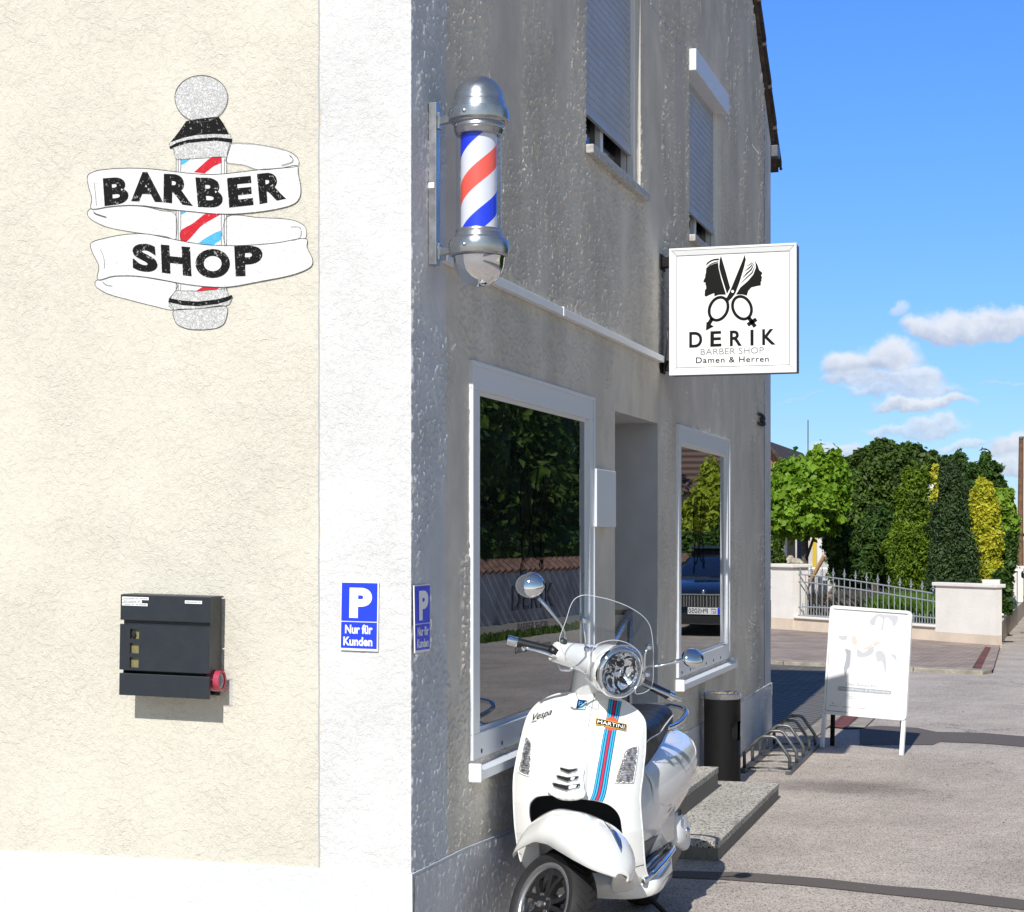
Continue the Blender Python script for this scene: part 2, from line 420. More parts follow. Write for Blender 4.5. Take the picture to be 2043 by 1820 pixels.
def asphalt():
    t = NT('asphalt_paving'); p = t.pos()
    g = t.vor(p, 190, 'F1', 'Color'); sp = t.n('ShaderNodeSeparateColor'); t.put(sp.inputs[0], g)
    f = t.noise(p, 260, 3, .6); m = t.noise(p, 1.1, 6, .6); m2 = t.noise(p, 9, 4, .6)
    c = t.mix(sp.outputs[0], (.44, .382, .33), (.64, .56, .495))
    c = t.mix(t.smooth(sp.outputs[1], .93, .96), c, (.68, .65, .60))
    c = t.mix(t.smooth(sp.outputs[2], .86, .90), c, (.10, .09, .085))
    c = t.mul(c, t.smooth(m, .3, .7, .82, 1.08)); c = t.mul(c, t.smooth(m2, .3, .7, .92, 1.05))
    ce = t.n('ShaderNodeTexVoronoi', feature='DISTANCE_TO_EDGE'); cw = t.n('ShaderNodeVectorMath', operation='ADD'); t.put(cw.inputs[0], p); cs_ = t.n('ShaderNodeVectorMath', operation='SCALE'); t.put(cs_.inputs[0], t.noise(p, 2.2, 6, .65, 0, True)); cs_.inputs['Scale'].default_value = .9; t.put(cw.inputs[1], cs_.outputs[0]); t.put(ce.inputs['Vector'], cw.outputs[0]); ce.inputs['Scale'].default_value = .42
    crk = t.math('MULTIPLY', t.smooth(ce.outputs['Distance'], .0045, .001), t.smooth(t.noise(p, .6, 2), .50, .58)); c = t.mix(t.math('MULTIPLY', crk, .75), c, (.07, .062, .055))
    # oil / water stain by the steps, and a few old drips
    v = t.n('ShaderNodeMapping'); t.put(v.inputs[0], p); v.inputs['Location'].default_value = (-.95, -5.75, 0)
    s2 = t.n('ShaderNodeMapping'); t.put(s2.inputs[0], v.outputs[0]); s2.inputs['Scale'].default_value = (1.5, 2.4, 1)
    ln = t.n('ShaderNodeVectorMath', operation='LENGTH'); t.put(ln.inputs[0], s2.outputs[0])
    d = t.math('ADD', ln.outputs['Value'], t.math('MULTIPLY', t.math('SUBTRACT', t.noise(p, 3, 5, .6), .5), 1.2))
    c = t.mul(c, t.smooth(d, .3, 1.1, .62, 1))
    cr = t.vor(t.noise(p, .8, 3, .5, 0, True), 1.0) ; c = t.mix(t.smooth(t.noise(p, 24, 2, .5), .745, .775), c, (.16, .145, .13))
    c = t.mix(t.smooth(t.noise(t.pos((1.3, 1, 1)), 33, 1, .4), .80, .815), c, (.75, .74, .70))
    h = t.math('ADD', t.math('MULTIPLY', f, .5), sp.outputs[0])
    t.bsdf(color=c, rough=.9, normal=t.bump(h, .0016), spec=.25); return t.m
M['asphalt'] = asphalt()
def patch():
    t = NT('asphalt_patch'); p = t.pos(); c = t.mix(t.noise(p, 190, 3, .7), (.075, .063, .056), (.17, .146, .13))
    c = t.mix(t.smooth(t.noise(p, 45, 2), .74, .76), c, (.45, .44, .42))
    t.bsdf(color=c, rough=.9, normal=t.bump(t.noise(p, 200, 3), .002)); return t.m
M['patch'] = patch()
def paver(name, c1_, c2_, mortar, bw, rh, rot=0, scale=1):
    t = NT(name); mp = t.n('ShaderNodeMapping'); t.put(mp.inputs[0], t.pos()); mp.inputs['Rotation'].default_value = (0, 0, rot)
    b = t.n('ShaderNodeTexBrick'); t.put(b.inputs['Vector'], mp.outputs[0]); b.inputs['Scale'].default_value = scale
    b.inputs['Brick Width'].default_value = bw; b.inputs['Row Height'].default_value = rh; b.inputs['Mortar Size'].default_value = .006
    b.inputs['Color1'].default_value = (*c1_, 1); b.inputs['Color2'].default_value = (*c2_, 1); b.inputs['Mortar'].default_value = (*mortar, 1)
    c = t.mul(b.outputs['Color'], t.smooth(t.noise(t.pos(), 2, 5, .6), .3, .7, .75, 1.1))
    t.bsdf(color=c, rough=.9, normal=t.bump(t.math('SUBTRACT', 1, b.outputs['Fac']), .004)); return t.m
M['brick_red'] = paver('red_pavers', (.42, .325, .265), (.33, .26, .22), (.17, .13, .105), .2, .1, .1)
M['paver_grey'] = paver('grey_pavers', (.18, .165, .14), (.135, .125, .11), (.045, .04, .035), .2, .1, 0)
M['strip_red'] = paver('drain_brick_red', (.20, .065, .05), (.15, .05, .042), (.08, .04, .035), .24, .12, 1.57)
M['kerb'] = plain('kerb_stone', (.36, .32, .26), .9, 0, .35, bump=.004, vscale=7)
M['brickwall'] = paver('gable_brick', (.42, .20, .14), (.36, .15, .10), (.42, .38, .33), .25, .08)
def granite():
    t = NT('granite_step'); p = t.pos((1, 1, 1)); g = t.vor(p, 120, 'F1', 'Color'); sp = t.n('ShaderNodeSeparateColor'); t.put(sp.inputs[0], g)
    c = t.mix(sp.outputs[0], (.44, .405, .345), (.66, .615, .54)); c = t.mix(t.smooth(sp.outputs[1], .78, .82), c, (.08, .08, .085))
    c = t.mul(c, t.smooth(t.noise(p, 2.2, 5), .3, .7, .8, 1.06))
    t.bsdf(color=c, rough=.85, normal=t.bump(t.noise(p, 150, 3), .0015)); return t.m
M['granite'] = granite()
def granite_shaded():  # darker copy of the granite: shade on the step sides put into the colour
    t = NT('granite_riser_shaded'); p = t.pos((1, 1, .25)); n = t.noise(p, 60, 5, .7); c = t.mix(n, (.10, .09, .075), (.34, .31, .26))
    t.bsdf(color=c, rough=.9, normal=t.bump(n, .004)); return t.m
M['granite_shaded'] = granite_shaded()
def grid_paver():
    t = NT('perforated_pavers'); p = t.pos(); b = t.n('ShaderNodeTexChecker'); t.put(b.inputs[0], p); b.inputs['Scale'].default_value = 14
    c = t.mix(b.outputs['Fac'], (.20, .19, .17), (.06, .055, .05)); t.bsdf(color=c, rough=.9); return t.m
M['grid_paver'] = grid_paver()
def leafmat(name, ca, cb_, trans=.35, rough=.55, ns=3):
    t = NT(name); p = t.pos(); n = t.noise(p, ns, 3, .6); r = t.n('ShaderNodeNewGeometry').outputs['Random Per Island']
    c = t.mix(t.math('ADD', t.math('MULTIPLY', t.smooth(n, .3, .7), .5), t.math('MULTIPLY', r, .5)), ca, cb_)
    a = t.n('ShaderNodeBsdfPrincipled'); t.put(a.inputs['Base Color'], c); a.inputs['Roughness'].default_value = rough; a.inputs['Specular IOR Level'].default_value = .35
    b = t.n('ShaderNodeBsdfTranslucent'); t.put(b.inputs['Color'], c)
    m = t.n('ShaderNodeMixShader'); m.inputs[0].default_value = trans; t.t.links.new(a.outputs[0], m.inputs[1]); t.t.links.new(b.outputs[0], m.inputs[2])
    t.t.links.new(m.outputs[0], t.out.inputs[0]); return t.m
M['lf_catalpa'] = leafmat('catalpa_leaf', (.10, .22, .012), (.26, .42, .03))
M['lf_dark'] = leafmat('dark_leaf', (.012, .032, .006), (.125, .21, .03))
M['lf_mid'] = leafmat('mid_leaf', (.03, .075, .012), (.09, .17, .03))
M['lf_thuja'] = leafmat('thuja_leaf', (.045, .10, .006), (.20, .30, .015), .25)
M['lf_cypress'] = leafmat('blue_cypress_leaf', (.018, .042, .012), (.065, .115, .032), .15)
M['lf_gold'] = leafmat('golden_leaf', (.33, .38, .02), (.76, .70, .06), .35)
M['lf_light'] = leafmat('light_leaf', (.13, .25, .02), (.34, .50, .06))
M['lf_grass'] = leafmat('grass_blade', (.06, .14, .015), (.16, .30, .04))
M['lf_lav'] = leafmat('lavender', (.07, .07, .06), (.16, .15, .13), .2)
M['lf_yg'] = leafmat('yellow_green_leaf', (.20, .28, .015), (.42, .50, .04))
def glassmat(name, base=(.006, .007, .008), lo=.30, hi=.75):
    """shop glazing: dark room behind, mirror-like reflection that grows at grazing angles"""
    t = NT(name); lw = t.n('ShaderNodeFresnel'); lw.inputs['IOR'].default_value = 1.9
    d = t.n('ShaderNodeBsdfDiffuse'); d.inputs[0].default_value = (*base, 1)
    g = t.n('ShaderNodeBsdfGlossy'); g.inputs['Roughness'].default_value = .0; g.inputs[0].default_value = (.95, .97, 1, 1)
    f = t.math('MULTIPLY', lw.outputs[0], 1.25, clamp=True)
    nz = t.noise(t.pos(), 1.4, 1, .4); t.put(g.inputs['Normal'], t.bump(nz, .0004))
    m = t.n('ShaderNodeMixShader'); t.put(m.inputs[0], f); t.t.links.new(d.outputs[0], m.inputs[1]); t.t.links.new(g.outputs[0], m.inputs[2])
    t.t.links.new(m.outputs[0], t.out.inputs[0]); return t.m
M['glass'] = glassmat('window_glass')
def inkglass():
    t = NT('window_vinyl'); d = t.n('ShaderNodeBsdfDiffuse'); d.inputs[0].default_value = (.008, .008, .008, 1); g = t.n('ShaderNodeBsdfGlossy'); g.inputs['Roughness'].default_value = .02
    m = t.n('ShaderNodeMixShader'); m.inputs[0].default_value = .22; t.t.links.new(d.outputs[0], m.inputs[1]); t.t.links.new(g.outputs[0], m.inputs[2]); t.t.links.new(m.outputs[0], t.out.inputs[0]); return t.m
M['ink_glass'] = inkglass()
M['glass_dim'] = plain('upper_pane', (.008, .009, .011), .08, 0, 0, spec=.12)
def clear(name, tint=(.96, .98, 1), k=1.0, r=.0):
    t = NT(name); fr = t.n('ShaderNodeFresnel'); fr.inputs['IOR'].default_value = 1.45
    bf = t.math('SUBTRACT', 1, t.n('ShaderNodeNewGeometry').outputs['Backfacing']); k = t.math('MULTIPLY', bf, k)
    a = t.n('ShaderNodeBsdfTransparent'); a.inputs[0].default_value = (*tint, 1); g = t.n('ShaderNodeBsdfGlossy'); g.inputs['Roughness'].default_value = r
    m = t.n('ShaderNodeMixShader'); t.put(m.inputs[0], t.math('MULTIPLY', fr.outputs[0], k, clamp=True)); t.t.links.new(a.outputs[0], m.inputs[1]); t.t.links.new(g.outputs[0], m.inputs[2])
    t.t.links.new(m.outputs[0], t.out.inputs[0]); return t.m
M['clear'] = clear('clear_tube', (.95, .97, 1), 1.2)
M['screen'] = clear('windscreen_plastic', (.88, .90, .93), 1.5)
M['screen_edge'] = plain('windscreen_edge', (.55, .58, .62), .2)
def lens():
    t = NT('headlight_lens'); p = t.pos(); v = t.vor(p, 75, 'F1', 'Color'); sp = t.n('ShaderNodeSeparateColor'); t.put(sp.inputs[0], v)
    n = t.noise(p, 17, 3, .6, 2.2); c = t.mix(t.smooth(n, .46, .54), (.01, .01, .012), (.92, .93, .95))
    t.bsdf(color=c, rough=.06, metal=.9, normal=t.bump(t.math('ADD', n, sp.outputs[0]), .012), coat=1, coatr=.02); return t.m
M['lens'] = lens()
def indic():
    t = NT('indicator_lens'); mp = t.pos((1, 1, 1)); w = t.n('ShaderNodeTexWave'); w.bands_direction = 'Z'; t.put(w.inputs['Vector'], mp); w.inputs['Scale'].default_value = 34; w.inputs['Distortion'].default_value = 3
    n = t.noise(mp, 60, 3); c = t.mix(t.smooth(n, .4, .6), (.25, .24, .24), (.80, .80, .81)); c = t.mix(t.smooth(t.noise(mp, 30, 2), .62, .70, 0, .5), c, (.5, .25, .12))
    t.bsdf(color=c, rough=.12, metal=.6, normal=t.bump(w.outputs[0], .006), coat=1); return t.m
M['indic'] = indic()
def poster():
    t = NT('poster_print'); p = t.pos(); n = t.noise(p, 6.5, 3, .5, .6); n2 = t.noise(p, 30, 3)
    c = t.mix(t.smooth(n, .60, .74), (.80, .81, .82), (.50, .51, .55)); c = t.mix(t.smooth(n2, .68, .72), c, (.66, .55, .52))
    t.bsdf(color=(.82, .825, .83), rough=.3, spec=.5); return t.m
M['poster'] = poster()
M['poster_grey'] = plain('poster_grey_tone', (.55, .56, .60), .35, 0, 0)
M['poster_dark'] = plain('poster_dark_tone', (.10, .11, .14), .35)
M['poster_mid'] = plain('poster_mid_tone', (.40, .42, .46), .35)
M['poster_skin'] = plain('poster_skin_tone', (.70, .60, .56), .35)
# ------------------------------------------------------------------ the house
YE = 8.87          # far end of the gable wall
ZE = 4.95          # eaves height
house = thing('barber_house', (-.01, .01, 0), 'cream and white rendered corner house with roller shutters and shop windows', 'house')
W1 = (.70, 2.665, .80, 2.275)      # y0 y1 z0 z1 of the outer frame of the shop windows
W2 = (4.816, 6.78, .80, 2.275)
# measured corners
def yz(u, v, x=0): p = Ux(u, v, x); return p.y, p.z
W1 = (yz(935.5, 717.7)[0], yz(1181.3, 793.9)[0], yz(937, 1518)[1], yz(935.5, 717.7)[1])
W2 = (yz(1349, 1351)[0], yz(1452.5, 882)[0], W1[2], W1[3])
U1 = (2.54, 3.797, 3.58, 4.72)
U2 = (5.25, 6.45, 3.58, 4.72)
DR = (3.17, 4.27, .22, yz(1227, 820)[1])
BAND = .385
def wall_cells(mb, ys, zs, holes, x=0.0):
    ys = sorted(set(ys+[h[0] for h in holes]+[h[1] for h in holes])); zs = sorted(set(zs+[h[2] for h in holes]+[h[3] for h in holes]))
    for a, b in zip(ys, ys[1:]):
        for c, d in zip(zs, zs[1:]):
            my, mz = (a+b)/2, (c+d)/2
            if any(h[0] < my < h[1] and h[2] < mz < h[3] for h in holes): continue
            mb.quad((x, a, c), (x, b, c), (x, b, d), (x, a, d))
def roofz(y): return ZE+min(y, YE-y)*(5.85-ZE)/(YE-7.87)
w = MB()
holes = [W1, W2, U1, U2, DR]
zq = 7.4; yq = YE-(zq-ZE)/(roofz(1)-ZE)*1 if False else None
w.poly([(0, (zq-ZE)/((5.85-ZE)/(YE-7.87)), zq) for zq in (7.4,)]+[(0, YE-(7.4-ZE)/((5.85-ZE)/(YE-7.87)), 7.4), (0, YE/2, roofz(YE/2))])
w.build('wall', M['side'], house)
# the plaster itself: a fine relief mesh, rubbed flat in places and left rough in others
def vnoise(Y, Z, cy, cz, seed):
    r = np.random.default_rng(seed); T = r.random((257, 257))
    a, b = Y/cy+1000, Z/cz+1000; i, j = np.floor(a).astype(int), np.floor(b).astype(int); fa, fb = a-i, b-j
    fa = fa*fa*(3-2*fa); fb = fb*fb*(3-2*fb); g = lambda p, q: T[p % 257, q % 257]
    return (g(i, j)*(1-fa)+g(i+1, j)*fa)*(1-fb)+(g(i, j+1)*(1-fa)+g(i+1, j+1)*fa)*fb
def fbm(Y, Z, c, seed, asp=1., n=4):
    s = 0; w_ = 0
    for k in range(n): s = s+vnoise(Y+k*3.1, Z+k*1.7, c/2**k, c*asp/2**k, seed+k)*.55**k; w_ += .55**k
    return s/w_
def sstep(a, b, x): t = np.clip((x-a)/(b-a), 0, 1); return t*t*(3-2*t)
BLOBS = [(1000,60,1.0,.5,.16),(1045,380,1.0,.9,.22),(1110,480,.6,.5,.18),(960,40,.5,.6,.16),(905,1640,.45,.5,.2),(975,1640,.5,.5,.2),(1165,120,.25,.9,.1),(1165,470,.25,.5,.1),(1330,60,.3,.8,.08),(1330,300,.2,.5,.08),(1372,330,.2,.8,.08),(1400,1240,.25,.5,.08),(1440,1330,.3,.35,.1),(1480,1370,.4,.35,.12),(1510,880,.15,.5,.06),(1185,700,.2,.4,.05),(1375,770,.2,.3,.08)]
BL = []
for u, v, ry, rz, am in BLOBS: p = Ux(u, v); BL.append((p.y, p.z, ry, rz, am))
def relief(Y, Z, bias=0.):
    big = fbm(Y, Z, .42, 11, 1.7, 6); loc = np.zeros_like(Y)
    for y0, z0, ry, rz, am in BL: loc = np.maximum(loc, am*1.1*np.exp(-((Y-y0)/ry)**2-((Z-z0)/rz)**2))
    mk = sstep(.46, .59, big-.01+loc+bias)
    f1 = fbm(Y, Z, .019, 31, .62, 3); f2 = fbm(Y, Z, .06, 57, 1.0, 2)
    h = sstep(.45, .64, f1*.78+f2*.22)
    return mk*h*.0068+(fbm(Y, Z, .025, 91, 1, 2)-.5)*.00018
def gridmesh(name, fn, A, B, mat, parent, mask=None):
    V = fn(*np.meshgrid(A, B, indexing='ij')); nu, nv = len(A), len(B)
    org = np.array(wloc(parent)); me = bpy.data.meshes.new(name); P = (V.reshape(-1, 3)-org).astype(np.float32)
    i, j = np.meshgrid(np.arange(nu-1), np.arange(nv-1), indexing='ij'); q = np.stack([i*nv+j, (i+1)*nv+j, (i+1)*nv+j+1, i*nv+j+1], -1)
    if mask is not None: q = q[mask]
    q = q.reshape(-1, 4); n = len(q)
    me.vertices.add(len(P)); me.vertices.foreach_set('co', P.ravel()); me.loops.add(n*4); me.loops.foreach_set('vertex_index', q.ravel().astype(np.int32))
    me.polygons.add(n); me.polygons.foreach_set('loop_start', np.arange(n, dtype=np.int32)*4); me.polygons.foreach_set('use_smooth', [True]*n); me.materials.append(mat); me.update(calc_edges=True)
    o = bpy.data.objects.new(name, me); COL.objects.link(o); o.parent = parent; return o
ya = np.concatenate([np.arange(BAND, 2.75, .006), np.arange(2.75, 8.52, .013)]); za = np.concatenate([np.arange(.38, ZE, .0062), np.arange(ZE, 7.4, .0125), [7.4]])
ya = np.unique(np.concatenate([ya, [h[0] for h in holes], [h[1] for h in holes], [8.52]])); za = np.unique(np.concatenate([za, [h[2] for h in holes], [h[3] for h in holes], [ZE]]))
def wfn3(Y, Z):
    X = relief(Y, Z); X[0, :] = X[-1, :] = 0; X[:, 0] = X[:, -1] = 0
    for a, b, c, d in holes: X[(Y > a-.004) & (Y < b+.004) & (Z > c-.004) & (Z < d+.004)] = 0
    return np.stack([X, Y, Z], -1)
cy3 = (ya[:-1]+ya[1:])/2; cz3 = (za[:-1]+za[1:])/2; CY, CZ = np.meshgrid(cy3, cz3, indexing='ij'); mk3 = np.ones_like(CY, bool)
for a, b, c, d in holes: mk3 &= ~((CY > a) & (CY < b) & (CZ > c) & (CZ < d))
mk3 &= CZ < ZE+np.minimum(CY, YE-CY)*(5.85-ZE)/(YE-7.87)+.02
gridmesh('wall', wfn3, ya, za, M['side'], house, mk3)
# reveals
def reveal(h, d, mb):
    a, b, c, e = h
    mb.quad((0, a, c), (0, a, e), (-d, a, e), (-d, a, c)); mb.quad((0, b, c), (-d, b, c), (-d, b, e), (0, b, e))
    mb.quad((0, a, e), (0, b, e), (-d, b, e), (-d, a, e)); mb.quad((0, a, c), (-d, a, c), (-d, b, c), (0, b, c))
for h, dd0 in ((U1, .30), (U2, .30), (W1, .12), (W2, .12)): rv = MB(); reveal(h, dd0, rv); rv.build('window_reveal', M['reveal'], house)
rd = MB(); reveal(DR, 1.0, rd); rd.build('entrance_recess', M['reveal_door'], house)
# rough white corner band, really displaced so that the arris is uneven
def bumpy(fn, nu, nv, amp, nrm, seed, soft=()):
    g = np.zeros((nu+1, nv+1, 3))
    out = []
    for i in range(nu+1):
        for j in range(nv+1):
            p = Vector(fn(i/nu, j/nv))
            q = p*38+Vector((seed, 0, 0)); n1 = noise.noise(q); n2 = noise.noise(p*95+Vector((0, seed, 3)))
            e = noise.noise(p*9)
            out.append(p+Vector(nrm)*(amp*(n1*.5+n2*.8+.5*e)+.0005))
    fs = [(i*(nv+1)+j, (i+1)*(nv+1)+j, (i+1)*(nv+1)+j+1, i*(nv+1)+j+1) for i in range(nu) for j in range(nv)]
    return out, fs
b = MB()
ztop = 5.3
v, f = bumpy(lambda s, t: (0, s*BAND, .44+t*(ztop-.44)), 64, 600, .0012, (1, 0, 0), 1)
rr_ = relief(np.array([q.y for q in v]), np.array([q.z for q in v]), .10)
for q, hh_ in zip(v, rr_): q.x += float(hh_)*.9
n = 601
# tie both faces of the corner together
v2, f2 = bumpy(lambda s, t: (-.351+s*.351, 0, .44+t*(ztop-.44)), 34, 600, .0022, (0, -1, 0), 5)
for j in range(n):
    q = Vector((0, 0, v[j].z)); o = noise.noise(q*60)*.0022+noise.noise(q*16)*.001-.0012
    c = Vector((.002+o, -.002-o, v[j].z)); v[j] = c; v2[34*n+j] = c
b.add(v, f); b.build('corner_band', M['side_white'], house, smooth=True)
b = MB(); b.add(v2, f2); b.build('corner_band', M['white_stucco'], house, smooth=True)
eb = MB(); eb.quad((.003, 8.52, .38), (.003, YE, .38), (.003, YE, ZE), (.003, 8.52, ZE)); eb.quad((.003, 8.52, ZE), (.003, YE, ZE), (.003, YE, ZE+.001), (.003, 8.52, roofz(8.52)))
eb.build('corner_band', M['side_white'], house)
# front wall (sunlit cream) and the hidden walls
fw = MB(); fw.quad((-7, 0, .40), (-.345, 0, .40), (-.345, 0, ztop-.3), (-7, 0, ztop-.3)); fw.build('wall', M['cream'], house)
jt = MB(); jt.tube([(-.353+.0012*math.sin(i*1.7), -.0002, .43+i*.08) for i in range(60)], [.0022+.0012*abs(math.sin(i*2.3)) for i in range(60)], 6); jt.build('plaster_joint', plain('joint_grey', (.42, .42, .43), .9), house)
bk = MB(); bk.quad((-9, YE, 0), (-9, YE, ZE), (.003, YE, ZE), (.003, YE, 0)); bk.quad((-9, 0, 0), (-9, 0, ZE), (-9, YE, ZE), (-9, YE, 0))
bk.quad((-7, 0, .4), (-7, 0, 5), (-9, 0, 5), (-9, 0, .4)); bk.build('wall', M['white_stucco'], house)
# dark inner skin so that openings look into a room
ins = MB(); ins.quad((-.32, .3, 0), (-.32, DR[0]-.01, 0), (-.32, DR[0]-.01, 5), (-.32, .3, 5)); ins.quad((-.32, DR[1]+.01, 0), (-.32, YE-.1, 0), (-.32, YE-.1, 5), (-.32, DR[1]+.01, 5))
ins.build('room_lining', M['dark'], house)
# plinth: sits a few mm proud
pl = MB()
prof = [(-.004, .445), (.6, .435), (1.38, .395), (5, .398), (YE+.02, .408)]
for (ya, za), (yb, zb) in zip(prof, prof[1:]):
    segs = [(ya, yb)]
    if ya < DR[0] < yb: segs = [(ya, DR[0]), (DR[1], yb)]
    for a, c in segs:
        z1 = za+(zb-za)*(a-ya)/(yb-ya); z2 = za+(zb-za)*(c-ya)/(yb-ya)
        pl.quad((.012, a, 0), (.012, c, 0), (.009, c, z2), (.009, a, z1)); pl.quad((.009, a, z1), (.009, c, z2), (-.01, c, z2+.004), (-.01, a, z1+.004))
pl.quad((.012, YE+.02, 0), (-9, YE+.02, 0), (-9, YE+.02, .41), (.012, YE+.02, .41))
pl.build('plinth', M['side_plinth'], house)
yp = np.arange(.0, 2.9, .007); zp = np.arange(.0, .44, .008)
def pfn(Y, Z):
    top = np.interp(Y, [p[0] for p in prof], [p[1] for p in prof]); Zz = Z/.44*(top-.002)
    mk = sstep(.30, .55, fbm(Y, Zz, .5, 71, 1, 4)+.12*np.exp(-((Y-1.0)/.5)**2)); h = sstep(.46, .66, fbm(Y, Zz, .016, 33, 1, 3))
    return np.stack([.0135+mk*h*.0026, Y, Zz], -1)
gridmesh('plinth', pfn, yp, zp, M['side_plinth'], house)
ye = np.arange(6.6, YE, .012)
gridmesh('plinth', pfn, ye, zp, M['side_plinth'], house)
pf = MB()
pf.quad((-8, -.014, 0), (.012, -.014, 0), (.009, -.011, .445), (-8, -.011, .425)); pf.quad((-8, -.011, .425), (.009, -.011, .445), (.0, .01, .449), (-8, .01, .429))
pf.build('plinth', M['plinth'], house)
# roof
rf = MB(); th = .07
s0 = Vector((0, 1, 0))
def slope(ya, za, yb, zb, mb):
    for x0, x1 in ((-9.2, .03),):
        mb.add([(x0, ya, za), (x1, ya, za), (x1, yb, zb), (x0, yb, zb), (x0, ya, za+th), (x1, ya, za+th), (x1, yb, zb+th), (x0, yb, zb+th)],
               [(3,2,1,0),(4,5,6,7),(0,1,5,4),(1,2,6,5),(2,3,7,6),(3,0,4,7)])
k = (5.85-ZE)/(YE-7.87); zr = roofz(YE/2)+.03
slope(YE/2, zr, YE+.28, ZE-.22*k, rf); slope(-.30, ZE-.27*k, YE/2, zr, rf)
roof = rf.build('roof', M['tile'], house)
# the verge tiles step along the edge
vt = MB()
for i in range(17):
    y1 = YE+.30-i*.30; y0 = y1-.34
    if y0 < YE/2: break
    z1 = ZE+(YE-y1)*k+.07; z0 = ZE+(YE-y0)*k+.06
    tilt = .045
    vt.add([(-.02, y0, z0), (.055, y0, z0), (.055, y1, z1+tilt), (-.02, y1, z1+tilt), (-.02, y0, z0+.05), (.055, y0, z0+.05), (.055, y1, z1+.05+tilt), (-.02, y1, z1+.05+tilt)],
           [(3,2,1,0),(4,5,6,7),(0,1,5,4),(1,2,6,5),(2,3,7,6),(3,0,4,7)])
    vt.ball((.05, y1-.02, z1+.03), .014, n=5)
vt.build('verge_tile', M['tile'], roof)
g = MB(); P = Ux(1552, 300, -.02)
gy = YE+.04; gz = Ux(1536, 298).z
g.box((-9, gy, gz-.05), (.06, gy+.12, gz+.05)); g.build('gutter', M['gutter'], house, bevel=.008)
g = MB(); g.tube([(-.25, YE+.10, gz), (-.25, YE+.08, .1)], .04); g.build('downpipe', M['gutter'], house)
# ---------------------------------------------------------------- shop windows
LOGO = {}
def logo(mb, mbw, fn):
    """scissors with two heads, traced in the frame of the box sign"""
    S = lambda pts, smooth=0: sheet(mb, [tuple(p[:2]) for p in (crspline([Vector((a, b)) for a, b in pts], smooth) if smooth else pts)], fn)
    S([(600,435),(650,400),(700,378),(745,370),(748,425),(780,560),(838,750),(750,752),(700,772),(697,732),(640,755),(598,775),(582,765),(585,700),(602,675),(598,655),(600,643),(590,630),(595,612),(585,605),(570,603),(567,590),(580,560),(590,540),(588,520),(598,490)])
    S([(595,405),(612,370),(650,340),(700,322),(755,318),(752,338),(700,342),(655,358),(618,388)])
    S([(606,424),(650,384),(700,361),(748,352),(748,362),(700,372),(655,393),(622,416)])
    S([(778,285),(763,330),(757,420),(772,490),(850,742),(888,668),(830,460)])
    S([(1062,272),(1075,330),(1055,420),(1000,600),(950,735),(905,795),(880,815),(874,835),(858,812),(830,800),(850,782),(880,725),(1040,335)])
    def ring(cx, cy, a, b, tilt, wd):
        pts = [(cx+a*math.cos(t)*math.cos(tilt)-b*math.sin(t)*math.sin(tilt), cy+a*math.cos(t)*math.sin(tilt)+b*math.sin(t)*math.cos(tilt)) for t in np.linspace(0, 2*pi, 40, endpoint=False)]
        mstroke(mb, pts, wd, fn, True)
    ring(749, 920, 143, 106, math.radians(-66), 35); ring(1030, 908, 140, 108, math.radians(66), 35)
    mstroke(mb, [(672,1038),(632,1102)], 46, fn); S([(605,1075),(692,1132),(597,1182)])
    mstroke(mb, [(1108,1022),(1188,1135)], 46, fn); mstroke(mb, [(1098,1114),(1202,1044)], 46, fn)
    S([(1180,342),(1215,392),(1238,460),(1262,478),(1275,492),(1258,520),(1272,548),(1262,566),(1266,580),(1255,600),(1255,640),(1200,650),(1140,665),(1105,705),(1088,762),(1030,748),(958,750),(1010,665),(1100,588),(1165,510),(1195,430),(1192,380)])
    for path, wd in (([(1083,406),(1115,396),(1138,378),(1152,358)], [3,9,9,2]), ([(1066,468),(1105,440),(1140,408),(1166,362)], [4,14,13,3]),
                     ([(1038,552),(1085,500),(1140,450),(1176,378)], [4,16,16,3]), ([(1018,615),(1085,548),(1150,490),(1184,410)], [4,12,14,3])):
        mstroke(mb, path, wd, fn)
    if mbw is not None:
        sheet(mbw, [(918+17*math.cos(t), 713+17*math.sin(t)) for t in np.linspace(0, 2*pi, 20, endpoint=False)], fn)
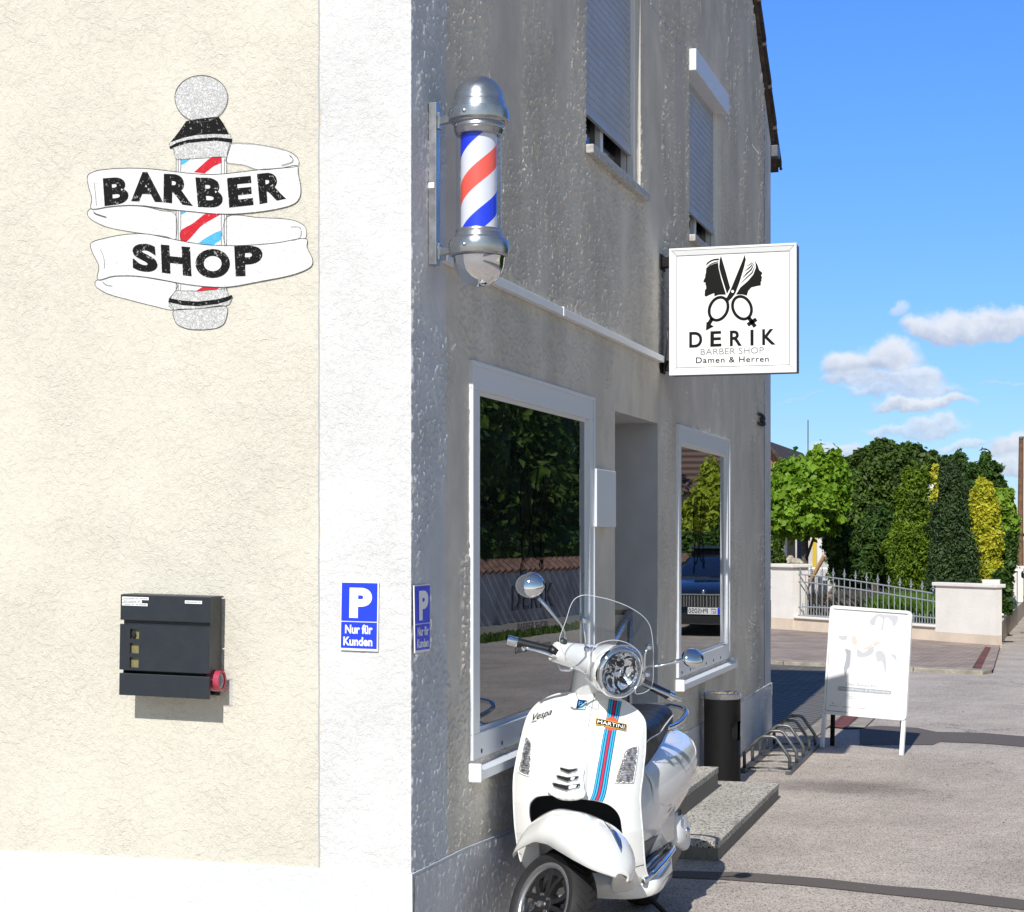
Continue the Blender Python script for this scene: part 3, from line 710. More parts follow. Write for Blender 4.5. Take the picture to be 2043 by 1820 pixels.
def shopwindow(h, lab, fr=(.108, .088, .112, .10), lettering=True):
    a, b, c, d = h; l, r, tp, bt = fr; X = .012; XG = -.015
    holder = house
    m = MB()
    def bar(y0, y1, z0, z1, x1=X): m.box((XG-.03, y0, z0), (x1, y1, z1))
    bar(a, b, d-tp, d); bar(a, b, c, c+bt); bar(a, a+l, c+bt, d-tp); bar(b-r, b, c+bt, d-tp)
    # outer cover lip
    L = .018
    m.box((X, a, c), (X+.006, a+L, d)); m.box((X, b-L, c), (X+.006, b, d)); m.box((X, a+L, d-L), (X+.006, b-L, d))
    f_ = m.build('window', M['frame_blue'], house, bevel=.003)
    if lab: f_['label'] = lab
    # inner glazing bead
    m = MB(); ia, ib, ic, id_ = a+l, b-r, c+bt, d-tp; B = .016
    m.box((XG-.001, ia, id_-B), (X-.022, ib, id_)); m.box((XG-.001, ia, ic), (X-.022, ib, ic+B)); m.box((XG-.001, ia, ic+B), (X-.022, ia+B, id_-B)); m.box((XG-.001, ib-B, ic+B), (X-.022, ib, id_-B))
    m.build('glazing_bead', M['alu_white'], f_)
    m = MB(); m.quad((XG, ia, ic), (XG, ib, ic), (XG, ib, id_), (XG, ia, id_)); m.build('pane', M['glass'], f_)
    m = MB()
    s0, s1 = a-.015, b+.055
    zs = c-.004
    m.add([(-.02, s0, zs-.02), (.052, s0, zs-.034), (.052, s1, zs-.034), (-.02, s1, zs-.02), (-.02, s0, zs-.028), (.047, s0, zs-.041), (.047, s1, zs-.041), (-.02, s1, zs-.028)],
          [(0,1,2,3),(7,6,5,4),(0,3,7,4),(0,4,5,1),(2,6,7,3)])
    m.box((.047, s0, zs-.070), (.052, s1, zs-.034))
    m.build('sill', M['frame_blue'], f_)
    for y0 in (s0-.004, s1): m = MB(); m.box((-.01, y0, zs-.078), (.056, y0+.02, zs-.004)); m.build('sill_end', M['alu_white'], f_, bevel=.006)
    m = MB()
    for i in range(int((b-a)/.28)):
        m.box((X, a+.12+i*.28, c+.018), (X+.004, a+.127+i*.28, c+.034))
    m.build('drain_slot', M['dark'], f_)
    return f_
f1 = shopwindow(W1, 'large shop window with logo lettering nearest the corner')
f2 = shopwindow(W2, 'tall shop window reflecting a car and a conifer')
# vinyl lettering on the panes
XV = -.013
def wfn(dx=0): return lambda u, v: Ux(u, v, XV)
c2 = frame(917.7, 1101.3, .2543)
m = MB()
def l2w(u0, v0, u1, v1, ub=0):       # sign frame -> survey rectangle on the pane
    def fn(a, b):
        s = (a-565)/710; t = (b-272)/908; return Ux(u0+(u1-u0)*s, v0+(v1-v0)*t-6*s, XV)
    return fn
logo(m, None, l2w(1037, 930, 1091, 1150))
q = lambda a, b: c2(a, b)
F = wfn()
def word(mb, s, x0, x1, yt0, yt1, yb0, yb1, cr, **kw): glyph(mb, s, cr(x0, yt0), cr(x1, yt1), cr(x1, yb1), cr(x0, yb0), F, **kw)
word(m, 'DERIK', 412, 735, 268, 238, 462, 428, c2, off=.012, spacing=1.25)
word(m, 'BARBER SHOP', 458, 690, 562, 540, 622, 598, c2)
word(m, 'Damen & Herren', 440, 715, 722, 686, 800, 742, c2)
m.build('lettering', M['ink_glass'], f1)
m = MB(); logo(m, None, l2w(1383, 985, 1409, 1148))
c3w = frame(1620/1.2531, 1040/1.2531, .3069)
m.build('lettering', M['ink_glass'], f2)
# ---------------------------------------------------------------- upper windows with roller shutters
def upper(h, box, lab, zsh):
    a, b, c, d = h
    m = MB(); XS = -.052
    m.box((XS-.07, a, c), (XS-.02, a+.05, d)); m.box((XS-.07, b-.05, c), (XS-.02, b, d)); m.box((XS-.07, a+.05, c), (XS-.02, b-.05, c+.05)); m.box((XS-.07, (a+b)/2-.03, c+.05), (XS-.02, (a+b)/2+.03, d))
    f_ = m.build('window', M['alu_white'], house); f_['label'] = lab
    m = MB(); m.quad((XS-.05, a+.05, c+.05), (XS-.05, b-.05, c+.05), (XS-.05, b-.05, d), (XS-.05, a+.05, d)); m.build('pane', M['glass_dim'], f_)
    m = MB()
    for i in range(14):
        y = a+.1+i*(b-a-.2)/13; m.tube([(XS-.12, y, c+.05), (XS-.13+.02*(i % 2), y+.015, c+.35)], .02, 6)
    m.build('curtain', M['curtain'], f_)
    m = MB(); z = zsh; sl = .042
    pts = []
    while z < d+.02:
        for t in (0, .2, .5, .8): pts.append((XS+.006*math.sin(pi*(t*.9+.1)), z+t*sl))
        pts.append((XS-.003, z+.93*sl)); z += sl
    m.loft([[(x, a+.045, zz) for x, zz in pts], [(x, b-.045, zz) for x, zz in pts]], False, False)
    m.box((XS-.008, a+.045, zsh-.03), (XS+.010, b-.045, zsh+.004))
    m.build('roller_shutter', M['shutter'], f_)
    m = MB(); m.box((XS-.015, a, c), (XS+.022, a+.045, d)); m.build('guide_rail', M['alu_white'], f_); m = MB(); m.box((XS-.015, b-.045, c), (XS+.022, b, d)); m.build('guide_rail', M['alu_white'], f_)
    m = MB(); m.box((-.14, a-.02, c-.045), (.045, b+.05, c)); m.build('sill', M['granite_sill'], f_, bevel=.006)
    m = MB()
    if box: m.box((-.13, a-.02, d-.09), (.05, b+.04, d+.05))
    else: m.box((-.13, a+.002, d-.07), (-.05, b-.002, d-.001))
    m.build('shutter_box', M['frame_blue'] if box else M['alu_white'], f_, bevel=.005)
ZS = Ux(1168, 216.6, -.052).z; upper(U1, False, 'left upper window with its roller shutter almost down', ZS)
upper(U2, True, 'far upper window with projecting shutter box', ZS-.01)
# ---------------------------------------------------------------- door in the recess
m = MB(); m.box((-1.0, DR[0]+.02, DR[2]), (-.95, DR[1]-.02, DR[3]-.02)); dd = m.build('door', M['alu_white'], house)
m = MB(); m.quad((-.948, DR[0]+.15, DR[2]+.2), (-.948, DR[1]-.15, DR[2]+.2), (-.948, DR[1]-.15, DR[3]-.2), (-.948, DR[0]+.15, DR[3]-.2)); m.build('pane', M['glass'], dd)
m = MB(); m.box((-1.0, DR[0], 0), (.01, DR[1], DR[2])); m.build('threshold', M['granite'], house)
# grey plate beside the entrance
m = MB(); a = Ux(1187, 935, .02); b2 = Ux(1225.5, 1052, .02); m.box((.004, a.y, b2.z), (.03, b2.y, a.z)); tag(m.build('wall_plate', M['frame_blue'], bevel=.003), 'blank pale grey plate on the wall beside the entrance', 'wall plate')
# cable duct
m = MB(); m.box((.002, .30, 2.668), (.034, 4.30, 2.705)); m.box((.002, 1.98, 2.664), (.038, 2.0, 2.709)); tag(m.build('cable_duct', M['alu_white'], bevel=.003), 'white plastic cable duct running along the gable wall to the box sign', 'cable duct')
# house number
m = MB(); a = Ux(1513, 822, .02); b2 = Ux(1523, 852, .02)
glyph(m, '3', (a.y, a.z), (b2.y+.12, a.z), (b2.y+.12, b2.z), (a.y, b2.z), lambda y, z: (.022, y, z), off=.03); m2 = m
o = m.build('house_number', M['ink']); md = o.modifiers.new('t', 'SOLIDIFY'); md.thickness = .006; tag(o, 'black house number 3 near the far end of the gable wall', 'house number')
# handrail in the entrance
m = MB()
p1 = Uy(1224, 1222.5, 4.20); p2 = Uy(1256.5, 1221, 4.05); p3 = Uy(1222, 1283, 3.3)
p4 = p3+Vector((0, 0, -.75)); m.tube([p1+Vector((-.35, .1, 0)), p1, p2], .017); m.tube([p2, p2+(p3-p2)*.5, p3, p3+(p3-p2)*.35], .02)
hr = thing('handrail', (p3.x, p3.y, .08), 'slanting steel handrail in the shop entrance', 'handrail'); m.build('rail', M['steel'], hr, smooth=True)
m = MB(); m.tube([p2+Vector((0, 0, -.01)), Vector((p2.x, p2.y, .22))], .016); m.build('post', M['steel'], hr, smooth=True); m = MB(); pp = p3+(p3-p2)*.3; m.tube([pp, Vector((pp.x, pp.y, .08))], .016); m.build('post', M['steel'], hr, smooth=True)
# ------------------------------------------------------------------ mural painted on the front wall
mural = thing('barber_shop_mural', (-1.7, -.001, 1.9), 'painted barber pole wrapped in white BARBER SHOP ribbon on the cream wall', 'mural')
def mf(d):
    def fn(a, b): u, v = c1(a, b); return Uy(u, v, -d)
    return fn
def sp(pts, n=5): return [(p.x, p.y) for p in crspline([Vector(p) for p in pts], n)]
def spo(pts, n=5): return [(p.x, p.y) for p in crspline([Vector(p) for p in pts], n, False)]
def paint(name, mat, d, polys=(), strokes=()):
    for p in polys: m = MB(); sheet(m, p, mf(d)); m.build(name, mat, mural)
    m = MB()
    for p, wd, *cl in strokes: mstroke(m, p, wd, mf(d), bool(cl))
    if m.v: m.build('outline' if mat is M['m_line'] else name, mat, mural)
rb1b = sp([(1085,622),(1100,560),(1115,541),(1250,545),(1400,570),(1500,600),(1548,645),(1540,690),(1420,705),(1290,714),(1200,684),(1085,667)])
rb1 = sp([(178,760),(200,735),(260,716),(400,704),(560,706),(700,720),(860,738),(1000,744),(1150,731),(1300,713),(1440,703),(1537,686),(1548,740),(1565,830),(1555,900),(1500,945),(1350,980),(1150,1000),(1000,999),(850,985),(700,970),(560,950),(430,945),(310,955),(205,968),(206,900),(184,820)])
rb2l = sp([(203,966),(310,955),(430,945),(560,955),(650,978),(750,1005),(752,1165),(690,1148),(560,1131),(450,1115),(320,1090),(220,1048),(178,1005)])
rb2r = sp([(1085,1020),(1300,1025),(1480,1035),(1562,1060),(1600,1100),(1590,1165),(1500,1180),(1300,1198),(1085,1207)])
rb2 = sp([(202,1190),(300,1157),(430,1134),(560,1131),(700,1158),(850,1188),(1000,1205),(1200,1205),(1400,1190),(1592,1160),(1606,1220),(1642,1300),(1620,1352),(1500,1400),(1300,1440),(1100,1475),(950,1473),(800,1455),(650,1427),(500,1405),(350,1405),(246,1428),(252,1340),(212,1255)])
rb3 = sp([(245,1428),(350,1405),(500,1405),(650,1430),(755,1452),(752,1500),(708,1560),(735,1625),(600,1598),(450,1560),(310,1520),(232,1470)])
paint('ribbon', M['m_white'], .0012, [rb1b, rb2l, rb2r, rb3])
paint('painted_pole', M['m_white'], .0016, [[(755,640),(1083,628),(1083,1500),(755,1500)]])
L = .0022
paint('red_stripe', M['m_red'], L, [[(870,730),(905,700),(960,650),(990,630),(1050,628),(1052,668),(1000,690),(940,738)], sp([(786,1175),(784,1112),(860,1065),(905,1030),(955,998),(1046,998),(990,1035),(920,1078),(868,1135),(822,1180)]), [(885,1502),(930,1474),(1050,1478),(1005,1496)]])
paint('blue_stripe', M['m_blue'], L, [[(785,648),(852,640),(818,668),(786,686)], [(784,974),(832,978),(812,994),(784,1008)], sp([(903,1197),(960,1150),(1046,1112),(1046,1166),(1010,1192),(1000,1205)])])
paint('ribbon', M['m_white'], .0032, [rb1, rb2])
ball = [(918+172*math.cos(t), 244+ (144 if math.sin(t) < 0 else 160)*math.sin(t)) for t in np.linspace(0, 2*pi, 48, endpoint=False)]
hat = [(820,398),(900,382),(1030,368),(1060,410),(1100,482),(1000,480),(880,488),(800,506),(718,534),(770,470)]
cap = [(718,534),(800,506),(880,488),(1000,480),(1108,484),(1114,540),(1085,632),(1000,634),(755,650),(735,578),(708,548)]
bcol = [(750,1500),(900,1504),(1085,1486),(1098,1535),(1116,1560),(1100,1590),(1075,1600),(900,1618),(745,1628),(706,1600),(712,1560)]
base = sp([(745,1626),(900,1618),(1075,1600),(1078,1690),(1040,1735),(960,1752),(850,1752),(775,1728),(745,1690)], 4)
paint('finial', M['m_speck'], .0022, [ball, cap, bcol, base])
paint('finial', M['m_black'], .0030, [hat], [([(713,572),(760,550),(830,530),(920,520),(1020,514),(1118,526)], [14,22,22,22,22,26]), ([(706,1562),(800,1580),(900,1586),(1020,1572),(1080,1556),(1120,1538)], [26,30,30,30,28,22])])
paint('outline', M['m_line'], .0042, [], [(ball, 3.5, 1), (rb1, 4, 1), (rb2, 4, 1), (rb1b, 3, 1)])
paint('outline', M['m_line'], .0026, [], [(rb2l, 3, 1), (rb2r, 3, 1), (rb3, 3, 1), (base, 4, 1), (cap, 3, 1), (bcol, 3, 1)]+[([(x, 640), (x, 1500)], 3.5) for x in (755, 768, 785, 1048, 1068, 1083)])
paint('outline', M['m_line'], .0046, [], [(spo([(218,985),(232,1000),(300,1022)]), 6), (spo([(1490,618),(1512,640),(1505,665),(1440,685)]), 4), (spo([(222,800),(230,870),(236,945)]), 2.5), (spo([(262,1230),(285,1290),(288,1355)]), 2.5), (spo([(275,1440),(300,1462),(340,1470)]), 3), (spo([(1500,1085),(1560,1090),(1562,1150),(1510,1175)]), 2.5)])
m = MB(); FM = mf(.0044)
for ch, tl, tr, br, bl in (('B',(278,770),(438,758),(448,930),(290,950)), ('A',(458,728),(650,730),(670,925),(462,918)), ('R',(675,740),(850,745),(864,950),(672,925)),
                           ('B',(880,764),(1052,768),(1060,962),(897,956)), ('E',(1085,768),(1243,753),(1258,943),(1100,960)), ('R',(1280,742),(1448,720),(1470,902),(1298,938))):
    glyph(m, ch, tl, tr, br, bl, FM, off=.05)
m.build('lettering', M['m_black'], mural)
m = MB()
for ch, tl, tr, br, bl in (('S',(470,1190),(625,1200),(638,1385),(472,1370)), ('H',(655,1200),(845,1217),(855,1407),(662,1383)), ('O',(880,1228),(1105,1230),(1105,1418),(880,1418)), ('P',(1132,1210),(1318,1205),(1312,1400),(1142,1408))):
    glyph(m, ch, tl, tr, br, bl, FM, off=.05)
m.build('lettering', M['m_black'], mural)
# ------------------------------------------------------------------ parking signs
def psign(fn, loc, lab, edge_n):
    """fn(a,b): unit square (a right, b down) to world; b in 0..1 of the full height"""
    t = thing('parking_sign', loc, lab, 'parking sign', 'blue customer parking signs at the house corner')
    n = Vector(edge_n)
    P = lambda d: (lambda a, b: Vector(fn(a, b))+n*d)
    m = MB(); a = [P(.006)(*q) for q in ((0,0),(1,0),(1,1),(0,1))]; b_ = [P(.0015)(*q) for q in ((0,0),(1,0),(1,1),(0,1))]
    m.add(a+b_, [(3,2,1,0),(4,5,6,7),(0,1,5,4),(1,2,6,5),(2,3,7,6),(3,0,4,7)]); m.build('plate', M['sign_white'], t)
    m = MB(); f = P(.0075)
    for q in (((.02,.015),(.97,.015),(.97,.570),(.02,.570)), ((.02,.585),(.97,.585),(.97,.965),(.02,.965))): sheet(m, q, f)
    m.build('blue_field', M['sign_blue'], t)
    m = MB(); f = P(.009)
    glyph(m, 'P', (.235,.085), (.835,.085), (.835,.525), (.235,.525), f, off=.055)
    glyph(m, 'Nur für', (.13,.625), (.86,.615), (.86,.755), (.13,.755), f, off=.034)
    glyph(m, 'Kunden', (.09,.80), (.86,.80), (.86,.93), (.09,.93), f, off=.034)
    m.build('lettering', M['sign_white'], t)
cs = frame(780/1.2531, 1400/1.2531, 340/2043/1.2531)
def quadmap(tl, tr, br, bl, proj):
    A, B, C_, D_ = (proj(*cs(*q)) for q in (tl, tr, br, bl))
    return lambda a, b: (A*(1-a)+B*a)*(1-b)+(D_*(1-a)+C_*a)*b
pf_ = quadmap((450,325),(1012,335),(998,1375),(432,1352), lambda u, v: Uy(u, v, -.004))
psign(pf_, pf_(.5, 1), 'blue P Nur für Kunden sign in full sun on the white corner band', (0, -1, 0))
pf_ = quadmap((1512,385),(1752,365),(1744,1370),(1526,1400), lambda u, v: Ux(u, v, .008))
psign(pf_, pf_(.5, 1), 'shaded P Nur für Kunden sign round the corner below the barber pole', (1, 0, 0))
# ------------------------------------------------------------------ letterbox
cm = frame(250/1.2531, 1430/1.2531, 850/2043/1.2531)
yb, yf = -.012, -.118
A = Uy(*cm(122, 143), yf); B = Uy(*cm(662, 750), yf)
x0, x1, z1, z0 = A.x, B.x, A.z, Uy(*cm(127, 738), yf).z
lb = thing('letterbox', ((x0+x1)/2, -.06, z0), 'dark anthracite letterbox with three square peepholes on the cream wall', 'letterbox')
Hh = z1-z0; zf = lambda b: z1-Hh*(b-143)/(738-143)
R_ = Matrix.Rotation(math.radians(1.1), 4, 'Y'); T_ = Matrix.Translation(Vector(((x0+x1)/2, 0, (z0+z1)/2))); TR = T_ @ R_ @ T_.inverted()
g1, g2 = zf(300), zf(600)
m = MB(); m.box((x0+.006, yf+.012, g2+.0), (x1-.008, yb, z1-.001), TR); m.box((x0+.006, yf+.012, z0+.006), (x0+.012, yb, g2), TR); m.box((x0+.006, yb-.004, z0), (x1-.008, yb, g2), TR); m.box((x0+.006, yf+.014, z0+.003), (x1-.03, yb, z0+.008), TR)
m.build('body', M['anth'], lb, bevel=.002)
m = MB(); m.box((x0, yf-.004, g1+.004), (x1, yf+.010, z1+.002), TR); m.box((x0, yf+.010, z1-.003), (x1, yb-.001, z1+.003), TR); m.build('lid', M['anth'], lb, bevel=.002)
m = MB()
xh0, xh1 = x0+(x1-x0)*.115, x0+(x1-x0)*.215
zz = [zf(v) for v in (318, 345, 405, 430, 492, 515, 577, 592)]
m.box((x0, yf-.004, zz[7]), (xh0, yf+.010, zz[0]), TR); m.box((xh1, yf-.004, zz[7]), (x1, yf+.010, zz[0]), TR)
for i in (0, 2, 4, 6): m.box((xh0, yf-.004, zz[i+1]), (xh1, yf+.010, zz[i]), TR)
m.build('front_panel', M['anth'], lb)
m = MB(); m.box((xh0-.004, yf+.009, zz[7]), (xh1+.004, yf+.0115, zz[0]), TR); m.build('peephole', M['brass'], lb)
m = MB(); kx = (xh0+xh1)/2-.008; m.ball((kx, yf+.004, (zz[1]+zz[2])/2), .010, .004, .016, 6); m.build('lock', M['dark'], lb)
m = MB(); m.box((x0, yf-.004, z0-.004), (x1, yf+.010, zf(612)), TR); m.build('newspaper_flap', M['anth'], lb, bevel=.002)
m = MB(); st = MB()
def xf(a): return x0+(x1-x0)*(a-122)/(660-122)
for a, b, c, d in ((133,153,293,170), (133,172,252,187), (133,190,287,206), (510,164,611,182)):
    m.box((xf(a), yf-.0055, zf(d)), (xf(c), yf-.0042, zf(b)), TR)
    # printing too small to read
    n = int((c-a)/7)
    for i in range(n):
        if random.random() < .8: st.box((xf(a+8+i*(c-a-14)/n), yf-.0062, zf((b+d)/2+3.5)), (xf(a+8+(i+.6)*(c-a-14)/n), yf-.0057, zf((b+d)/2-2-random.random()*2)), TR)
s_ = m.build('name_sticker', M['sign_white'], lb); st.build('sticker_print', M['ink_grey'], s_)
# rolled papers stuck through the flap
yc = -.06; zc = z0+.055; rl = thing('rolled_magazine', (x1, yc, z0), 'rolled red magazine sticking out of the right side of the letterbox', 'magazine')
def oval(x, ry, rz, n=24, k=1.): return [(x, yc+ry*math.cos(2*pi*i/n), zc+rz*math.sin(2*pi*i/n)) for i in range(n)]
m = MB(); m.loft([oval(x1-.03, .034, .038), oval(x1+.020, .034, .038), oval(x1+.020, .026, .030), oval(x1-.03, .026, .030)], caps=False); m.build('cover', M['magenta'], rl, smooth=True, auto=40)
m = MB(); m.loft([oval(x1-.03, .025, .029), oval(x1+.013, .025, .029), oval(x1+.013, .017, .021), oval(x1-.03, .017, .021)], caps=False); m.build('pages', M['paper'], rl, smooth=True, auto=40)
m = MB(); m.loft([oval(x1-.01, .037, .041), oval(x1+.034, .037, .042), oval(x1+.034, .035, .040), oval(x1-.01, .035, .039)], caps=False); m.build('clear_wrap', M['clear'], rl, smooth=True, auto=40)
# ------------------------------------------------------------------ barber pole
px, py = .19, .20
bp = thing('barber_pole', (0.03, py, 2.58), 'turning barber pole with red, white and blue stripes on a steel wall bracket', 'barber pole')
def dz(v): return 1.65+(HY-v)/FP*6.387
ax = (px, py)
def lat(name, prof, mat, **kw):
    m = MB(); m.lathe([(r, h) for r, h in prof], (px, py, 0), (0, 0, 1), 48); return m.build(name, mat, bp, smooth=True, auto=35, **kw)
T = dz(152)
dome = [(.001, T)]+[(.092*math.sin(a), T-.092+.092*math.cos(a)) for a in np.linspace(.1, pi/2, 12)]
zt = T-.092
dome += [(.094, zt-.004), (.096, zt-.008), (.100, zt-.030), (.110, zt-.034), (.112, zt-.050), (.110, zt-.072), (.098, zt-.078), (.097, zt-.083), (.090, zt-.086), (.092, zt-.098), (.088, zt-.104), (.091, zt-.108), (.085, zt-.124), (.07, zt-.126)]
lat('top_cap', dome, M['steel'])
zb = dz(458)
low = [(.07, zb), (.084, zb-.002), (.087, zb-.010), (.085, zb-.014), (.090, zb-.026), (.092, zb-.032), (.106, zb-.040), (.111, zb-.052), (.111, zb-.078), (.108, zb-.094), (.096, zb-.100)]
lat('bottom_collar', low, M['steel'])
zc_ = zb-.102
bowl = [(.095, zc_)]+[(.093*math.cos(a), zc_-.010-.100*math.sin(a)) for a in np.linspace(0, pi/2-.05, 14)]+[(.001, zc_-.110)]
lat('bottom_bowl', bowl, M['chrome'])
lat('glass_tube', [(.084, zb), (.084, zt-.12)], M['clear'])
zi0, zi1 = zb, zt-.115
t = NT('helix_stripes'); g_ = t.n('ShaderNodeTexCoord').outputs['Object']; sx = t.n('ShaderNodeSeparateXYZ'); t.put(sx.inputs[0], g_)
ang = t.math('ARCTAN2', sx.outputs[1], sx.outputs[0]); ph = t.math('DIVIDE', ang, 2*pi)
pitch = .345
s_ = t.math('FRACT', t.math('ADD', t.math('SUBTRACT', t.math('MULTIPLY', sx.outputs[2], 1/pitch), ph), -.151+1))
isb = t.math('LESS_THAN', s_, .235); isr = t.math('MULTIPLY', t.math('GREATER_THAN', s_, .50), t.math('LESS_THAN', s_, .735))
c = t.mix(isb, (.72, .71, .76), (.008, .035, .72)); c = t.mix(isr, c, (.86, .10, .06))
t.bsdf(color=c, rough=.3, coat=.3); M['helix'] = t.m
m = MB(); m.lathe([(.0665, zi0), (.0665, zi1)], (px, py, 0), (0, 0, 1), 40); o = m.build('striped_cylinder', M['helix'], None, smooth=True)
# own origin on the axis (texture runs round it)
off = o.location-Vector((px, py, zi0))
for vv in o.data.vertices: vv.co += off
o.location = Vector((px, py, zi0))-bp.location; o.parent = bp
m = MB(); zlo, zhi = dz(526), dz(200)
m.box((.002, py-.022, zlo), (.034, py+.022, zhi)); m.build('wall_channel', M['steel'], bp, bevel=.003)
for z, nm in ((zt-.062, 0), (zb-.075, 1)):
    m = MB(); m.add([(.03, py-.008, z-.016), (.03, py+.008, z-.016), (.03, py+.008, z+.016), (.03, py-.008, z+.016), (px-.09, py-.02, z-.006), (px-.09, py+.02, z-.006), (px-.09, py+.02, z+.010), (px-.09, py-.02, z+.010)],
           [(0,1,2,3),(7,6,5,4),(0,4,5,1),(1,5,6,2),(2,6,7,3),(3,7,4,0)])
    m.box((.0345, py-.016, z-.03), (.044, py+.016, z+.03)); m.ball((px-.02, py-.108, z+.006), .008, n=6); m.build('bracket_arm', M['steel'], bp, bevel=.002)
m = MB(); m.box((.004, py-.0235, dz(372)), (.026, py-.0222, dz(361))); m.build('maker_sticker', M['sign_white'], bp)
# ------------------------------------------------------------------ box sign
ys = 4.314; TK = .135
bs = thing('box_sign', (.06, ys+.07, 2.62), 'square white double-sided DERIK barber shop box sign projecting over the entrance', 'shop sign')
F0 = lambda d: (lambda a, b: Uy(*c3(a, b), ys-d))
tl, tr, br, bl = F0(0)(160, 208), F0(0)(1672, 130), F0(0)(1684, 1672), F0(0)(165, 1715)
xl, xr = .062, (tr.x+br.x)/2; zt_, zb_ = (tl.z+tr.z)/2, (bl.z+br.z)/2
m = MB(); e = .006
m.box((xl, ys+.0165, zb_), (xr, ys+TK, zt_)); m.build('case', M['box_side'], bs, bevel=.003)
m = MB(); wf = .042
def frm(m, x0, x1, z0, z1, w, ya, yb_):
    # mitred frame with a bevelled inner face
    O = [(x0, z0), (x1, z0), (x1, z1), (x0, z1)]; I = [(x0+w, z0+w), (x1-w, z0+w), (x1-w, z1-w), (x0+w, z1-w)]; I2 = [(x0+.012, z0+.012), (x1-.012, z0+.012), (x1-.012, z1-.012), (x0+.012, z1-.012)]
    for i in range(4):
        j = (i+1) % 4
        m.quad((O[i][0], ya, O[i][1]), (O[j][0], ya, O[j][1]), (I2[j][0], ya, I2[j][1]), (I2[i][0], ya, I2[i][1]))
        m.quad((I2[i][0], ya+.003, I2[i][1]), (I2[j][0], ya+.003, I2[j][1]), (I[j][0], ya+.011, I[j][1]), (I[i][0], ya+.011, I[i][1]))
        m.quad((I2[i][0], ya, I2[i][1]), (I2[j][0], ya, I2[j][1]), (I2[j][0], ya+.003, I2[j][1]), (I2[i][0], ya+.003, I2[i][1]))
        m.quad((O[i][0], yb_, O[i][1]), (O[j][0], yb_, O[j][1]), (O[j][0], ya, O[j][1]), (O[i][0], ya, O[i][1]))
frm(m, xl-.002, xr+.002, zb_-.002, zt_+.002, wf, ys, ys+.014); m.build('frame', M['alu_white'], bs)
m = MB()
for (a, b_), (c_, d_) in (((xl+.010, zt_-.010), (xl+wf, zt_-wf)), ((xr-.010, zt_-.010), (xr-wf, zt_-wf)), ((xl+.010, zb_+.010), (xl+wf, zb_+wf)), ((xr-.010, zb_+.010), (xr-wf, zb_+wf))):
    m.tube([(a, ys+.0025, b_), (c_, ys+.0105, d_)], .0012, 5)
for a, b_ in (((xl+wf, zb_+wf), (xr-wf, zb_+wf)), ((xl+wf, zt_-wf), (xr-wf, zt_-wf)), ((xl+wf, zb_+wf), (xl+wf, zt_-wf)), ((xr-wf, zb_+wf), (xr-wf, zt_-wf))):
    m.tube([(a[0], ys+.0105, a[1]), (b_[0], ys+.0105, b_[1])], .0016, 5)
m.build('mitre_joint', M['box_side'], bs)
m = MB(); m.quad((xl+wf, ys+.012, zb_+wf), (xr-wf, ys+.012, zb_+wf), (xr-wf, ys+.012, zt_-wf), (xl+wf, ys+.012, zt_-wf)); fc = m.build('face', M['sign_face'], bs)
fl = lambda a, b: Uy(*c3(a, b), ys+.010)
m = MB(); mw = MB(); logo(m, mw, lambda a, b: Uy(*c3(a, b), ys+.0108)); m.build('logo', M['ink'], bs)
mw.v = [(x, y-.002, z) for x, y, z in mw.v]; mw.build('scissor_pivot', M['sign_face'], bs)
m = MB()
for ch, q in (('D', ((398,1198),(553,1194),(553,1382),(398,1386))), ('E', ((652,1190),(782,1185),(783,1370),(650,1375))), ('R', ((885,1182),(1028,1178),(1028,1362),(885,1368))), ('I', ((1131,1172),(1168,1170),(1168,1358),(1131,1360))), ('K', ((1272,1165),(1422,1160),(1432,1348),(1272,1355)))):
    glyph(m, ch, *q, fl, off=.022)
glyph(m, 'Damen & Herren', (478,1503), (1350,1485), (1350,1552), (478,1572), fl, off=.004, spacing=1.12); m.build('lettering', M['ink'], bs)
m = MB(); glyph(m, 'BARBER SHOP', (535,1402), (1290,1378), (1290,1450), (535,1472), fl, off=-.012); m.build('lettering', M['ink_grey'], bs)
for z in (zt_-.07, zb_+.06): m = MB(); m.box((.001, ys+.03, z-.03), (xl+.004, ys+.10, z+.03)); m.box((.001, ys+.0, z-.045), (.012, ys+.13, z+.045)); m.build('wall_bracket', M['blackmat'], bs, bevel=.003)
m = MB(); m.tube([Vector((.02, ys+.02, zb_+.02)), Vector((.045, ys-.01, zb_+.12)), Vector((.05, ys, zb_+.25)), Vector((.06, ys+.03, zb_+.3))], .006, 6); m.build('power_cable', M['blackp'], bs, smooth=True)
# ------------------------------------------------------------------ ground
def gsheet(name, pts, z, mat):
    m = MB(); m.poly([(x, y, z) for x, y in pts])
    return tag(m.build(name, mat), kind='structure')
def gd(pts): return [tuple(Uz(*p)[:2]) for p in pts]
gsheet('ground', [(-300, -300), (300, -300), (300, 600), (-300, 600)], 0, M['asphalt'])
gsheet('road_patch', gd([(1300,1738), (1484,1742), (1640,1754), (1760,1768), (1900,1779), (2043,1797), (2250,1815), (2250,1838), (2043,1817), (1900,1800), (1740,1783), (1600,1768), (1437,1756), (1300,1750)]), .004, M['patch'])
gsheet('road_patch', gd([(1715,1451), (1760,1449), (1830,1453), (1868,1461), (1960,1463), (2043,1470), (2300,1495), (2300,1520), (2043,1491), (1960,1484), (1875,1481), (1862,1487), (1800,1487), (1715,1487)]), .004, M['patch'])
gsheet('driveway', [(-30, 8.9), (.36, 8.9), (.42, 16.7), (-30, 16.7)], .004, M['paver_grey'])
